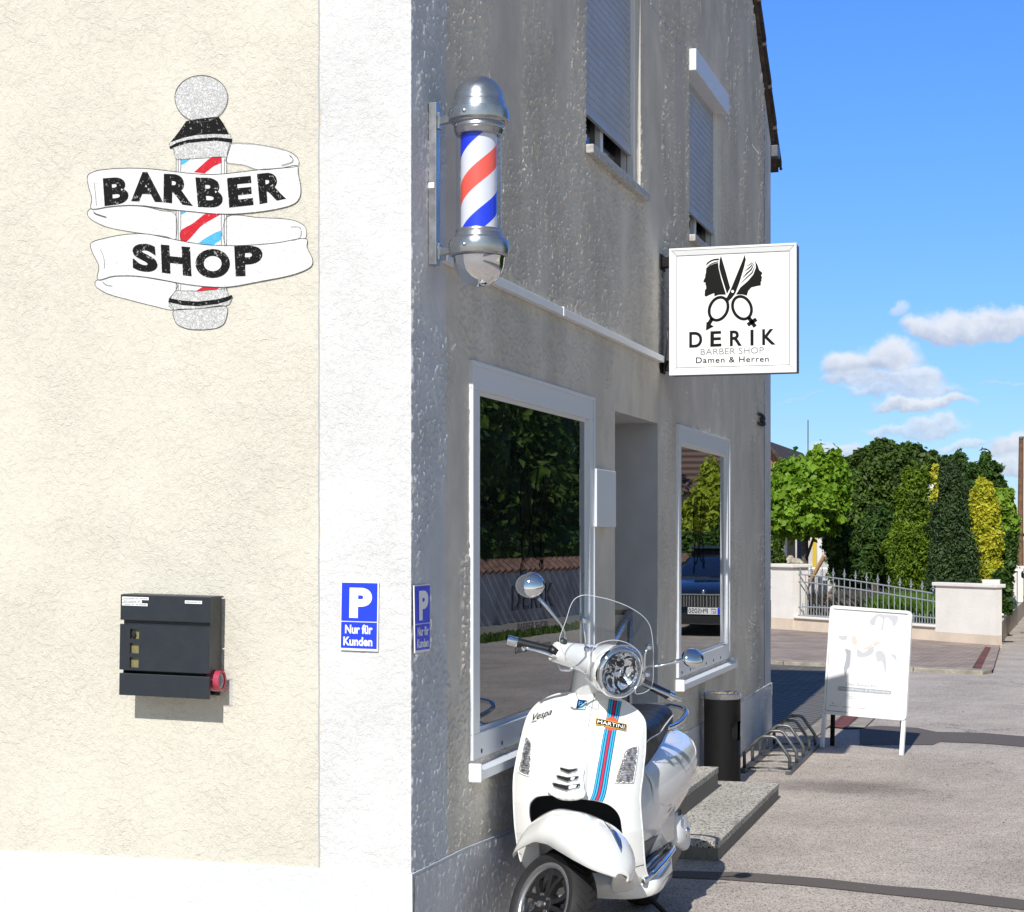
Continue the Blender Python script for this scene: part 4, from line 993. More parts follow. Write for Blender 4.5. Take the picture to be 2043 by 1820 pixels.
gsheet('gutter_strip', [(.42, 9.3), (.60, 9.2), (.66, 12.6), (.48, 12.7)], .012, M['strip_red'])
gsheet('kerb_strip', [(.28, 8.0), (.42, 8.0), (.48, 12.7), (.34, 12.7)], .0125, M['kerb'])
gsheet('kerb_strip', [(.60, 9.2), (.74, 9.3), (.80, 12.6), (.66, 12.6)], .0125, M['kerb'])
k = MB(); A, B = Uz(1536, 1326), Uz(1962, 1347)
d = (B-A).normalized(); nrm = Vector((-d.y, d.x, 0)); A2 = A-d*20
for i in range(26):
    a = A2+(B-A2)*(i/26); b = A2+(B-A2)*((i+.985)/26)
    z = .05
    k.add([a, b, b+nrm*.30, a+nrm*.30, a+Vector((0,0,z)), b+Vector((0,0,z)), b+nrm*.30+Vector((0,0,z)), a+nrm*.30+Vector((0,0,z))], [(4,5,6,7),(0,1,5,4),(1,2,6,5),(2,3,7,6),(3,0,4,7)])
tag(k.build('kerb', M['kerb'], bevel=.01), kind='structure')
C2_, D2_ = Uz(1530, 1258), Uz(1992, 1296)
gsheet('brick_pavement', [tuple((A2+nrm*.3)[:2]), tuple((B+nrm*.3)[:2]), tuple((D2_+Vector((.02, .5, 0)))[:2]), tuple((C2_-(D2_-C2_)*4+Vector((0, .6, 0)))[:2])], .045, M['brick_red'])
gsheet('gutter_strip', gd([(1940,1341), (1957,1342), (1977,1299), (1966,1297)]), .052, M['strip_red'])
# perforated pavers and manhole in the drive
o = gsheet('grid_paving', [(-.9, 9.1), (.26, 9.1), (.30, 12.2), (-.9, 12.2)], .008, M['grid_paver'])
m = MB(); c = Uz(1632, 1450); 
c = Uz(1635, 1392); m.lathe([(.001, .012), (.26, .012), (.262, .016), (.30, .016), (.302, .004)], (c.x-.9, c.y, 0), (0, 0, 1), 40)
tag(m.build('manhole_cover', M['manhole']), 'round iron manhole cover in the shaded drive', 'manhole cover')
# ------------------------------------------------------------------ steps
def rstep(x1, y0, y1, z0, z1, lab):
    t = thing('granite_step', (x1/2, (y0+y1)/2, z0), lab, 'step', 'granite steps at the shop entrance')
    m = MB(); m.box((.013, y0, z0), (x1, y1, z1-.004)); m.build('riser', M['granite_shaded'], t)
    m = MB(); m.box((.0135, y0-.003, z1-.035), (x1+.003, y1+.003, z1)); m.build('tread', M['granite'], t, bevel=.004)
rstep(.592, 2.93, 5.12, 0, .098, 'wide lower granite step in front of the entrance')
rstep(.265, 3.0, 4.80, .098, .228, 'narrow upper granite step against the wall')
# ------------------------------------------------------------------ ashtray bin
bx, by, br_ = .155, 5.60, .120
t = thing('litter_bin', (bx, by, 0), 'tall black cylindrical litter bin with ashtray top beside the steps', 'litter bin')
H = 1.65-(1385-HY)/FP*11.55
m = MB(); nseg = 56
cb_ = Vector((bx, by, 0)); hc = math.atan2(CAMP.y-by, CAMP.x-bx)+1.12
zc0, zc1 = H-.30, H-.175
zs = [.0, .012, zc0, zc0+.02, zc1-.02, zc1, H-.035, H]
for i in range(nseg):
    a0, a1 = 2*pi*i/nseg, 2*pi*(i+1)/nseg; am = (a0+a1)/2
    dd_ = abs((am-hc+pi) % (2*pi)-pi)
    for z0, z1 in zip(zs, zs[1:]):
        hw = .60 if z0 >= zc0+.019 and z1 <= zc1-.019 else .52
        if zc0-.001 <= z0 and z1 <= zc1+.001 and dd_ < hw: continue
        f = lambda a, z: (bx+br_*math.cos(a), by+br_*math.sin(a), z)
        m.quad(f(a0, z0), f(a1, z0), f(a1, z1), f(a0, z1))
m.weld(); m.build('body', M['blackmat'], t, smooth=True, solid=.003)
m = MB(); m.lathe([(.10, .02), (.10, H-.05)], (bx, by, 0), (0, 0, 1), 24); m.build('liner', M['dark'], t)
m = MB(); m.lathe([(br_+.001, H-.03), (br_+.004, H-.015), (br_+.004, H+.004), (br_-.004, H+.010), (br_-.014, H+.004), (br_-.016, H-.02), (.001, H-.022)], (bx, by, 0), (0, 0, 1), 40); m.build('ash_tray', M['steel'], t, smooth=True, auto=40)
m = MB()
for i in range(46):
    r = br_*.8*math.sqrt(random.random()); a = random.random()*2*pi; q = Vector((bx+r*math.cos(a), by+r*math.sin(a), H-.012+random.random()*.016)); e = Vector((random.uniform(-1,1), random.uniform(-1,1), random.uniform(-.1,.5))).normalized()*.012
    m.tube([q-e, q+e], .0045, 6)
tag(m.build('cigarette_ends', M['ash']), 'heap of cigarette ends in the ashtray on top of the black bin', 'cigarette ends', kind='stuff')
# ------------------------------------------------------------------ bicycle rack
t = thing('bicycle_rack', (.35, 7.0, 0), 'low galvanised bicycle rack with five hoops beside the wall', 'bicycle rack')
xa, xb = .19, .505
m = MB()
for x in (xa, xb): m = MB(); m.box((x-.02, 6.22, .0), (x+.02, 7.9, .032)); m.build('ground_rail', M['galv'], t, bevel=.003)
for i in range(5):
    y = 6.30+i*.365; m = MB(); W_ = xb-xa
    pts = [(xa, .03), (xa, .135), (xa+.02, .16), (xa+.115, .245), (xa+.135, .252), (xb-.12, .252), (xb-.095, .243), (xb-.015, .13), (xb, .105), (xb, .03)]
    m.tube([(x, y, z) for x, z in pts], .0125, 10); m.build('wheel_hoop', M['galv'], t, smooth=True)
    m = MB(); m.tube([(xa, y+.03, .02), (xa+W_*.5, y+.03, .03), (xb, y+.03, .02)], .004, 6); m.tube([(xa, y+.08, .02), (xa+W_*.5, y+.08, .03), (xb, y+.08, .02)], .004, 6); m.build('cross_wire', M['galv'], t, smooth=True)
# ------------------------------------------------------------------ A-board
L0, R0 = Uz(1637.5, 1493), Uz(1800, 1507)
n0 = Vector((R0.y-L0.y, -(R0.x-L0.x), 0)).normalized()       # towards the camera
lean = .17
tb = thing('pavement_board', ((L0.x+R0.x)/2, (L0.y+R0.y)/2, 0), 'white framed A-board with bleached barber poster standing on the pavement', 'pavement sign')
PN = (n0+Vector((0, 0, lean))).normalized()
bfn = lambda d: (lambda a, b: Pl(*cb(a, b), L0+PN*d, PN))
def rrect(tl, tr, br, bl, r):
    out = []; P = [Vector(q) for q in (tl, tr, br, bl)]
    for i in range(4):
        p = P[i]; a = (P[i-1]-p).normalized()*r; b = (P[(i+1) % 4]-p).normalized()*r
        for s in np.linspace(0, 1, 7): out.append(tuple((p+a)*(1-s)**2+2*p*s*(1-s)+(p+b)*s*s))
    return out
fo = rrect((160,58), (1090,128), (1022,1378), (78,1295), 60)
back = MB(); sheet(back, fo, bfn(0), step=None); back.build('backing', M['alu_white'], tb, solid=.02)
fi = rrect((186,98), (1062,160), (1000,1345), (110,1262), 8)
m = MB(); sheet(m, fo, bfn(.008), holes=[fi]); m.build('snap_frame', M['sign_white'], tb, solid=.008, bevel=.002)
m = MB(); f = bfn(.003); sheet(m, fi, f); ps = m.build('poster', M['poster'], tb)
m = MB(); f = bfn(.0088)
mstroke(m, [(205,102), (1045,163)], 5, f); mstroke(m, [(150,560), (108,1255)], 4, f); mstroke(m, [(105,1256), (360,1280)], 4, f); m.build('frame_seam', M['poster_dark'], tb)
m = MB(); f = bfn(.0042)
sheet(m, sp([(330,560),(345,620),(335,700),(315,790),(335,870),(352,800),(380,760),(392,690),(396,610),(392,575)]), f)
m.build('printed_shape', M['poster_mid'], ps)
m = MB()
sheet(m, sp([(470,560),(540,600),(620,545),(655,530),(650,600),(590,640),(520,650),(470,640)]), f)
sheet(m, sp([(680,600),(740,580),(790,640),(800,760),(790,830),(750,700),(700,700)]), f)
sheet(m, sp([(610,250),(690,165),(800,170),(930,185),(920,260),(880,300),(860,240),(790,200),(760,340),(740,330),(760,220),(700,190),(660,290)]), f)
sheet(m, sp([(265,410),(350,410),(345,450),(300,455),(265,440)]), f); sheet(m, sp([(850,620),(905,630),(918,690),(880,655)]), f)
m.build('printed_shape', M['poster_grey'], ps)
m = MB()
sheet(m, sp([(405,425),(440,410),(470,460),(455,510),(420,500)]), f); sheet(m, sp([(660,480),(730,478),(725,495),(680,530),(655,520)]), f); sheet(m, sp([(480,540),(600,560),(640,500),(560,545)]), f)
m.build('printed_shape', M['poster_skin'], ps)
m = MB(); mt = MB()
sheet(m, rrect((250,980), (860,1035), (855,1080), (245,1030), 24), f)
f2_ = bfn(.0048); glyph(mt, 'Damenfriseur & Barbershop', (268,990), (842,1042), (838,1072), (264,1022), f2_)
m.build('text_banner', M['poster_mid'], ps); mt.build('lettering', M['sign_white'], ps)
m = MB(); glyph(m, 'Der Salon für', (342,938), (700,968), (698,1000), (340,970), f, off=.01)
mstroke(m, rrect((335,1068), (480,1080), (477,1128), (332,1118), 26), 4, f, True); glyph(m, 'Neu', (358,1080), (440,1088), (438,1114), (356,1108), f)
mstroke(m, [(188,1160), (192,1178), (210,1186)], 9, f); mstroke(m, [(276,1170), (270,1225)], 3, f)
for a, b in ((145, 248), (300, 395), (450, 560)): mstroke(m, [(a, 1200+(a-145)*.09), (b, 1200+(b-145)*.09)], 7, f)
m.build('lettering', M['poster_mid'], ps)
m = MB()
def leg(a, b, off=0):
    P0, P1 = bfn(-.012)(*a), bfn(-.012)(*b); w = (R0-L0).normalized()*.016
    P1 = P1; q = PN*.012
    m.loft([[P0-w-q, P0+w-q, P0+w+q, P0-w+q], [P1-w-q, P1+w-q, P1+w+q, P1-w+q]])
leg((98, 1290), (70, 1680)); m.build('leg', M['sign_white'], tb, bevel=.003); m = MB(); leg((1000, 1370), (972, 1775)); m.build('leg', M['sign_white'], tb, bevel=.003)
for P0, s in ((L0, 1), (R0, -1)):
    m = MB(); w = (R0-L0).normalized(); top = P0-n0*.19+Vector((0, 0, .95))+w*(.02 if s > 0 else -.08); bot = P0-n0*.20+w*(-.01 if s > 0 else -.10)
    q = w*.014; r_ = n0*.012; m.loft([[top-q-r_, top+q-r_, top+q+r_, top-q+r_], [bot-q-r_, bot+q-r_, bot+q+r_, bot-q+r_]]); m.build('leg', M['blackmat'], tb)
# ------------------------------------------------------------------ garden wall and spiked fence
FA, FB = Uz(1544, 1259.5), Uz(1991, 1293.5)
fd = (FB-FA).normalized(); fn_ = Vector((fd.y, -fd.x, 0))     # towards the street
if fn_.dot(CAMP-FA) < 0: fn_ = -fn_
PF = lambda u, v, d=0: Pl(u, v, FA+fn_*d, fn_)
def fwall(u0, v0, u1, v1, thick, name, mat, parent, d=0, cap=None):
    a, b = PF(u0, v0, d), PF(u1, v0, d); zt_ = a.z; a.z = b.z = v1
    m = MB(); back = -fn_*thick
    a0, b0 = a.copy(), b.copy(); a1, b1 = Vector((a.x, a.y, zt_)), Vector((b.x, b.y, PF(u1, v0, d).z))
    m.add([a0, b0, b0+back, a0+back, a1, b1, b1+back, a1+back], [(3,2,1,0),(4,5,6,7),(0,1,5,4),(1,2,6,5),(2,3,7,6),(3,0,4,7)])
    return m.build(name, mat, parent)
def slab(P0, P1, z0a, z0b, h, thick, front, m):
    a, b = Vector((P0.x, P0.y, 0))+fn_*front, Vector((P1.x, P1.y, 0))+fn_*front; bk_ = -fn_*thick
    V = [a+Vector((0,0,z0a)), b+Vector((0,0,z0b)), b+bk_+Vector((0,0,z0b)), a+bk_+Vector((0,0,z0a))]
    m.add(V+[v+Vector((0,0,h)) for v in V], [(3,2,1,0),(4,5,6,7),(0,1,5,4),(1,2,6,5),(2,3,7,6),(3,0,4,7)])
gate_p, p1_, p2_, p3_ = PF(1541, 1200), PF(1584, 1200), PF(1869, 1200), PF(1990, 1200)
hz = lambda u, v: PF(u, v).z
wl = thing('garden_wall', (FA.x, FA.y, 0), 'white garden wall with pillars, cream base and coping stones', 'garden wall')
m = MB()
gleft = FA-fd*4
slab(p1_, p2_, 0, 0, hz(1620, 1236), .22, 0, m); slab(gate_p, p1_, 0, 0, hz(1560, 1233), .34, .03, m); slab(p2_, p3_, 0, 0, hz(1930, 1264), .12, .03, m)
m.build('base', M['cream_base'], wl)
m = MB(); slab(gate_p, p1_, hz(1560, 1233), hz(1560, 1233), hz(1560, 1132)-hz(1560, 1233), .335, .027, m); slab(p2_, p3_, hz(1930, 1264), hz(1930, 1264), hz(1930, 1171)-hz(1930, 1264), .115, .027, m); m.build('pillar', M['white_wall'], wl)
m = MB(); slab(gate_p-fd*.05, p1_+fd*.05, hz(1560, 1132), hz(1560, 1132), .06, .45, .08, m); slab(p2_-fd*.05, p3_+fd*.03, hz(1930, 1171), hz(1930, 1171), .055, .2, .06, m)
slab(p1_+fd*.03, p2_-fd*.01, hz(1620, 1236)+.001, hz(1620, 1236)+.001, .035, .30, .04, m); m.build('coping', M['white_wall'], wl, bevel=.01)
# return of the wall along the street
m = MB(); q0 = Vector((p3_.x-.12, p3_.y+.2, 0)); rd_ = Vector((.03, 1, 0)).normalized(); sx_ = Vector((1, -.03, 0))
q1 = q0+rd_*14
def wall2(a, b, z0, z1, w0, w1, m): m.add([a-sx_*w0+Vector((0,0,z0)), a+sx_*w1+Vector((0,0,z0)), b+sx_*w1+Vector((0,0,z0)), b-sx_*w0+Vector((0,0,z0)), a-sx_*w0+Vector((0,0,z1)), a+sx_*w1+Vector((0,0,z1)), b+sx_*w1+Vector((0,0,z1)), b-sx_*w0+Vector((0,0,z1))], [(3,2,1,0),(4,5,6,7),(0,1,5,4),(1,2,6,5),(2,3,7,6),(3,0,4,7)])
wall2(q0, q1, 0, .32, .1, .12, m); m.build('base', M['cream_base'], wl)
m = MB()
for i in range(5): a = q0+rd_*(.4+i*3.1); wall2(a, a+rd_*.4, .32, .98, .12, .13, m)
m.build('pillar', M['white_wall'], wl)
fe = thing('spiked_fence', (p1_.x, p1_.y, .3), 'grey metal fence with arrowhead spikes between two white pillars', 'fence')
fe['category'] = 'fence'
tF = lambda u: u
def rail(vl, vm, vr, name='rail'):
    m = MB(); pts = [PF(u, v, -.1) for u, v in spo([(1587, vl), (1700, vm), (1868, vr)], 8)]; m.tube(pts, .013, 6); m.build(name, M['galv_l'], fe)
rail(1145, 1158, 1185); rail(1159, 1174, 1201); rail(1210, 1216, 1234); rail(1227, 1234, 1250)
us = np.linspace(1596, 1862, 25)
for i, u in enumerate(us):
    s = (u-1587)/281; vtop = interp([(0, 1146), (.40, 1158), (1, 1185)], s); vb = 1230+s*23
    m = MB(); sp_ = i % 2 == 0
    a = PF(u, vb, -.1); b = PF(u, vtop-(9 if sp_ else 0), -.1); m.tube([a, b], .008, 6)
    if sp_:
        w = fd; z = Vector((0, 0, 1)); tpt = b+z*.11
        for dd_ in (.006, -.006):
            m.add([b-w*.045+z*.0+fn_*dd_, b-w*.012+z*.03+fn_*dd_, tpt+fn_*dd_, b+w*.012+z*.03+fn_*dd_, b+w*.045+fn_*dd_, b+z*.012+fn_*dd_], [(0, 1, 2, 3, 4, 5)])
        m.ball(b-z*.02, .018, n=5)
    m.build('picket', M['galv_l'], fe)
    if i < 24:
        m = MB(); u2 = u+(us[1]-us[0])/2; m.tube([PF(u2, vb+.5, -.1), PF(u2, 1203+s*24, -.1)], .007, 6); m.build('picket', M['galv_l'], fe)
# gate at the far left
gt = thing('garden_gate', (gate_p.x-fd.x*.6, gate_p.y-fd.y*.6, 0), 'dark metal garden gate left of the white pillar', 'gate')
m = MB(); g0 = gate_p-fd*.9; 
for z in (.12, .35, .75, .92): m.tube([Vector((g0.x, g0.y, z)), Vector((gate_p.x, gate_p.y, z))-fd*.03], .014, 6)
for i in range(9): q = g0+fd*(.88*i/8+.0); m.tube([Vector((q.x, q.y, .05)), Vector((q.x, q.y, 1.0))], .011, 6)
m.build('gate_leaf', M['galv_l'], gt)
# lion on the pillar
lp = PF(1577, 1125, -.14); lz = hz(1560, 1132)+.06
m = MB(); m.ball((lp.x, lp.y, lz+.09), .06, .06, .06, 8); m.ball((lp.x+.09, lp.y, lz+.045), .11, .06, .055, 8); m.ball((lp.x-.04, lp.y-.02, lz+.075), .035, .03, .03, 6); m.ball((lp.x-.03, lp.y-.03, lz+.02), .03, .07, .025, 6); m.ball((lp.x+.19, lp.y, lz+.02), .04, .05, .03, 6)
tag(m.build('stone_lion', M['stone'], remesh=.009), 'small stone lion figure lying on the left white pillar', 'figurine')
m = MB(); q = PF(1654, 1205, -.5); m.ball((q.x, q.y, .44), .11, .1, .17, 8); m.ball((q.x, q.y, .16), .1, .1, .16, 8); m.ball((q.x+.02, q.y, .60), .06, n=6)
tag(m.build('garden_figure', M['stone_red'], remesh=.02), 'rounded reddish stone figure behind the fence rails', 'figurine')
# leaning tool handle
m = MB(); a = PF(1600, 1190, -.45); b = PF(1645, 1108.5, -.30); m.tube([a+(a-b)*.25, b-(b-a)*.02, b], [.032, .036, .030], 10); tag(m.build('tool_handle', M['wood'], smooth=True, auto=40), 'pale wooden tool handle leaning over the spiked fence', 'tool handle')
# ------------------------------------------------------------------ plants
def leaves(n, ells, size, rng, aspect=.5, up=.3, shell=.55, clump=None, droop=0., fold=.25):
    """many small folded leaves scattered in clumps through ellipsoids: (centre, (rx,ry,rz))"""
    vol = np.array([e[1][0]*e[1][1]*e[1][2] for e in ells])**(2/3); pr = vol/vol.sum()
    idx = rng.choice(len(ells), n, p=pr)
    Cn = np.array([tuple(e[0]) for e in ells]); Rn = np.array([e[1] for e in ells])
    d = rng.normal(size=(n, 3)); d /= np.linalg.norm(d, axis=1)[:, None]
    if clump:
        nc = max(6, n//clump); dc = rng.normal(size=(nc, 3)); dc /= np.linalg.norm(dc, axis=1)[:, None]
        rc = shell+(1.0-shell)*rng.random(nc)**.7+.17*rng.random(nc)**3; ci = rng.integers(0, nc, n)
        d = dc[ci]*rc[ci][:, None]+rng.normal(size=(n, 3))*(.075+.07*rng.random(nc))[ci][:, None]
    else: d = d*(shell+(1.05-shell)*rng.random(n)**.6)[:, None]
    P = Cn[idx]+d*Rn[idx]
    out = d/np.maximum(np.linalg.norm(d, axis=1)[:, None], 1e-6)
    nrm = out*.6+rng.normal(size=(n, 3))*.55+np.array([0, 0, up]); nrm /= np.linalg.norm(nrm, axis=1)[:, None]
    a = np.cross(nrm, rng.normal(size=(n, 3))); a /= np.linalg.norm(a, axis=1)[:, None]; a[:, 2] -= droop; a /= np.linalg.norm(a, axis=1)[:, None]
    b = np.cross(nrm, a); s = size*(.6+.8*rng.random(n))[:, None]
    v0 = P-a*s; v2 = P+a*s; v1 = P+b*s*aspect+nrm*s*fold-a*s*.2; v3 = P-b*s*aspect+nrm*s*fold-a*s*.2
    V = np.stack([v0, v1, v2, v3], 1).reshape(-1, 3)
    return V
def leafobj(name, V, mat, parent):
    org = np.array(wloc(parent)) if parent is not None else V.mean(0)*0
    n = len(V)//4
    me = bpy.data.meshes.new(name); me.vertices.add(len(V)); me.vertices.foreach_set('co', (V-org).astype(np.float32).ravel())
    # two triangles folded on the midrib
    tri = (np.arange(n)*4)[:, None]+np.array([0, 1, 2, 0, 2, 3])[None]
    me.loops.add(n*6); me.loops.foreach_set('vertex_index', tri.ravel().astype(np.int32))
    me.polygons.add(n*2); me.polygons.foreach_set('loop_start', np.arange(n*2, dtype=np.int32)*3)
    me.materials.append(mat); me.update(calc_edges=True); me.validate()
    o = bpy.data.objects.new(name, me); COL.objects.link(o); o.parent = parent; return o
def tree(name, lab, cat, base, ells, size, n, mat, trunk=.06, seed=1, aspect=.5, clump=40, shell=.5, droop=0., core=None, limbs=5, group=None, bark='bark', up=.3, sprig=5):
    rng = np.random.default_rng(seed); base = Vector(base); t = thing(name, base, lab, cat, group)
    rs_ = random.Random(seed+900); ex = []
    for e in ells:
        for q_ in range(sprig):
            a_ = rs_.uniform(0, 2*pi); el = rs_.uniform(-.2, 1.0); dv = Vector((math.cos(a_)*math.cos(el), math.sin(a_)*math.cos(el), math.sin(el))); r3 = rs_.uniform(.14, .30)
            ex.append((Vector(e[0])+Vector((dv.x*e[1][0], dv.y*e[1][1], dv.z*e[1][2]))*rs_.uniform(.95, 1.12), (e[1][0]*r3, e[1][1]*r3, e[1][2]*r3*1.2)))
    ells = list(ells)+ex; ncore = len(ells)-len(ex)
    leafobj('crown', leaves(n, ells, size, rng, aspect, up, shell, clump, droop), mat, t)
    m = MB(); top = Vector(ells[0][0]); r = random.Random(seed)
    m.tube([base, base+(top-base)*.35+Vector((r.uniform(-.05,.05), r.uniform(-.05,.05), 0)), base+(top-base)*.7, top], [trunk*1.15, trunk, trunk*.8, trunk*.35], 8)
    for i in range(limbs):
        e = ells[i % len(ells)]; a = base+(top-base)*r.uniform(.5, .85); q = Vector(e[0])+Vector((r.uniform(-1,1)*e[1][0], r.uniform(-1,1)*e[1][1], r.uniform(-.3,1)*e[1][2]))*.75
        m.tube([a, (a+q)/2+Vector((0, 0, .05)), q], [trunk*.45, trunk*.3, trunk*.1], 6)
    m.build('trunk', M[bark], t, smooth=True)
    if core:
        m = MB()
        for e in ells[:ncore]: m.ball(e[0], e[1][0]*core, e[1][1]*core, e[1][2]*core, 7)
        m.build('inner_foliage', mat, t)
    return t
def E(u, v, dep, ru, rv, rd=None):
    c = Ud(u, v, dep); k = dep/FP; return (c, (ru*k, (rd or ru)*k, rv*k))
def B0(u, dep): p = Ud(u, HY, dep); return (p.x, p.y, 0)
tree('catalpa_tree', 'round headed catalpa tree with large bright green leaves beside the house', 'tree', B0(1610, 32), [E(1605,990,32,72,68), E(1650,960,32,38,60), E(1560,1010,32,60,55), E(1662,1010,32,26,40), E(1640,935,32,30,20), E(1590,932,32,34,16), E(1600,1040,32,70,30)], .062, 22000, M['lf_catalpa'], .07, 3, .75, 48, .35, .5, core=.4)
tree('leafy_tree', 'dense dark green broadleaf tree right of the catalpa', 'tree', B0(1745, 35.5), [E(1745,985,35.5,62,72), E(1720,1040,35,55,60), E(1790,950,35.5,45,50), E(1760,920,36,42,28), E(1720,925,36,28,24), E(1700,955,35.5,26,22), E(1780,900,36,14,12), E(1762,893,36,22,16), E(1722,912,35.5,18,16), E(1690,925,35.5,14,12), E(1806,925,35.5,16,14), E(1735,903,36,12,14)], .048, 40000, M['lf_dark'], .09, 5, .6, 45, .3, core=.35)
tree('climbing_shrub', 'glossy climbing shrub growing up under the dark tree', 'shrub', B0(1668, 33.3), [E(1668,1085,33.3,22,60), E(1690,1110,33.3,24,45)], .055, 4500, M['lf_mid'], .04, 6, .7, 30, .3)
tree('willow_shrub', 'loose fine-leaved shrub in front of the dark tree', 'shrub', B0(1735, 32.5), [E(1735,1105,32.5,38,55), E(1755,1060,33,35,45)], .06, 6500, M['lf_mid'], .03, 16, .28, 25, .2, .3)
tree('young_tree', 'thin tree top rising above the dark tree', 'tree', B0(1815, 38), [E(1815,905,38,24,20), E(1790,900,38,20,10), E(1830,930,38,24,24), E(1858,925,38,18,18), E(1861,912,38,7,12)], .07, 3600, M['lf_dark'], .05, 7, .6, 25, .3)
def cone(u, v0, v1, w0, w1, dep, k=7):
    out = []
    for i in range(k):
        s = (i+.5)/k; w = (w0+(w1-w0)*s**.8)*(1+.14*math.sin(i*4.7+u)); out.append(E(u+math.sin(i*2.1+u)*5, v0+(v1-v0)*s, dep, w, (v1-v0)/k*.95))
    return out[::-1]
tree('thuja', 'tall bright green conical thuja behind the fence', 'conifer', B0(1830, 31.5), cone(1824, 945, 1200, 20, 50, 31.5, 8)+[E(1802,1120,31.3,30,60), E(1795,1070,31.4,16,30)], .04, 26000, M['lf_thuja'], .06, 8, .35, 45, .55, core=.66)
tree('blue_cypress', 'dark blue-green columnar cypress between the thuja and the golden one', 'conifer', B0(1900, 29.5), cone(1897, 935, 1215, 22, 47, 29.5, 8)+[E(1925,1130,29.4,30,60), E(1880,1120,29.4,24,60)], .034, 34000, M['lf_cypress'], .07, 9, .35, 40, .6, core=.72)
tree('golden_cypress', 'golden yellow columnar cypress near the street pole', 'conifer', B0(1962, 30.5), [E(1962,985,30.5,18,24), E(1966,1025,30.5,24,40), E(1968,1080,30.5,28,45), E(1972,1140,30.5,26,40), E(1950,1010,30.5,14,30), E(1957,968,30.5,9,14), E(1972,975,30.5,8,12)], .036, 24000, M['lf_gold'], .06, 10, .45, 45, .55, core=.72)
tree('golden_cypress', 'small golden yellow conifer tip between thuja and blue cypress', 'conifer', B0(1876, 34), [E(1875,950,34,17,20), E(1878,1000,34,20,50)], .055, 2600, M['lf_gold'], .05, 11, .45, 30, .5, core=.6)
bt = 'trees behind the cypresses'
tree('apple_tree', 'upright dark tree behind the blue cypress', 'tree', B0(1915, 41), [E(1893,930,41,14,20), E(1915,925,41,12,22), E(1903,960,41,24,30)], .08, 3400, M['lf_mid'], .07, 12, .5, 25, .3, group=bt)
tree('apple_tree', 'feathery tree with long upright shoots above the golden cypress', 'tree', B0(1965, 43), [E(1945,940,43,18,16), E(1965,925,43,10,26), E(1975,955,43,26,30), E(1995,985,43,16,26), E(1950,970,43,20,24), E(1984,940,43,5,22)], .085, 4200, M['lf_mid'], .07, 13, .4, 22, .3, group=bt)
tree('hazel_shrub', 'light green shrub leaning over the wall by the street', 'shrub', B0(2002, 33), [E(1998,1010,33,22,32), E(2010,1045,33,18,35), E(1995,1080,33,15,35)], .08, 3800, M['lf_light'], .05, 14, .6, 30, .4, core=.5)
tree('laurel_hedge', 'dark green hedge at the end of the garden wall', 'hedge', B0(2005, 30), [E(2003,1120,31,20,50), E(2000,1170,28,16,30), E(2012,1090,33,14,40), E(2008,1210,26.5,9,14)], .06, 5200, M['lf_mid'], .04, 15, .55, 30, .4, core=.5)
tree('yew_bush', 'dark conical bush left of the stone lion', 'shrub', B0(1549, 34.5), [E(1549,1100,34.5,12,30), E(1553,1125,34.5,16,22)], .05, 2400, M['lf_dark'], .03, 17, .4, 30, .4, core=.6)
rngh = np.random.default_rng(77)
hb_ = thing('background_shrubbery', B0(1850, 37), 'deep green shrubbery filling the garden behind the conifers', 'hedge')
leafobj('crown', leaves(16000, [E(u, v, 36.5, 42, 62) for u, v in ((1700,1060),(1760,1040),(1820,1050),(1880,1040),(1935,1045),(1985,1080),(1700,1140),(1780,1140),(1860,1140),(1940,1140),(1985,1150))], .075, rngh, .55, .3, .3, 50), M['lf_dark'], hb_)
# low planting
rng = np.random.default_rng(33)
def blades(n, c0, c1, depth, h, spread, rng):
    s = rng.random(n)[:, None]; P = np.array(c0)*(1-s)+np.array(c1)*s-np.array(fn_)*(rng.random(n)[:, None]*depth); P[:, 2] = .28
    d = rng.normal(size=(n, 3))*spread; d[:, 2] = 1; hh = h*(.5+.7*rng.random(n))[:, None]
    a = rng.normal(size=(n, 3)); a[:, 2] = 0; a /= np.linalg.norm(a, axis=1)[:, None]; a *= .012
    v0 = P-a; v3 = P+a; v2 = P+d*hh*.6+a*.8; tip = P+d*hh+np.array([0, 0, -.1])*hh*np.abs(d[:, :1])*3
    return np.stack([v0, P+d*hh*.6-a*.8, tip, v3], 1).reshape(-1, 3)
bd = MB(); bd.box((-9, 20.5, .0), (1.4, 21.0, .2)); 
soil = gsheet('flower_bed', [tuple((FA-fd*3-fn_*.3)[:2]), tuple((FB-fd*.3-fn_*.3)[:2]), (p3_.x-.1, 36), (-14, 36)], .2, plain('soil', (.05, .04, .03), .95, 0, .4))
g0 = PF(1735, 1200, -.4); g1_ = PF(1850, 1200, -.4)
o = leafobj('ornamental_grass', blades(4200, g0, g1_, .8, .42, .25, rng), M['lf_grass'], None); tag(o, 'long green grass behind the fence', 'grass', kind='stuff')
l0 = PF(1600, 1200, -.4); l1_ = PF(1725, 1200, -.4)
o = leafobj('lavender', blades(5200, l0, l1_, 1.0, .42, .28, rng), M['lf_lav'], None); tag(o, 'grey-brown lavender clumps behind the left half of the fence', 'lavender', kind='stuff')
# weeds at the foot of the wall
for i, (u, v, lab) in enumerate(((1560, 1258, 'tuft of weeds at the foot of the left pillar'), (1916, 1283, 'tuft of weeds at the foot of the wall near the street'))):
    P = Uz(u, v); V = blades(40, (P.x-.05, P.y-.05, 0), (P.x+.08, P.y-.05, 0), .03, .28, .3, rng); V[:, 2] -= .25
    tag(leafobj('weed', V, M['lf_light'], None), lab, 'weed')
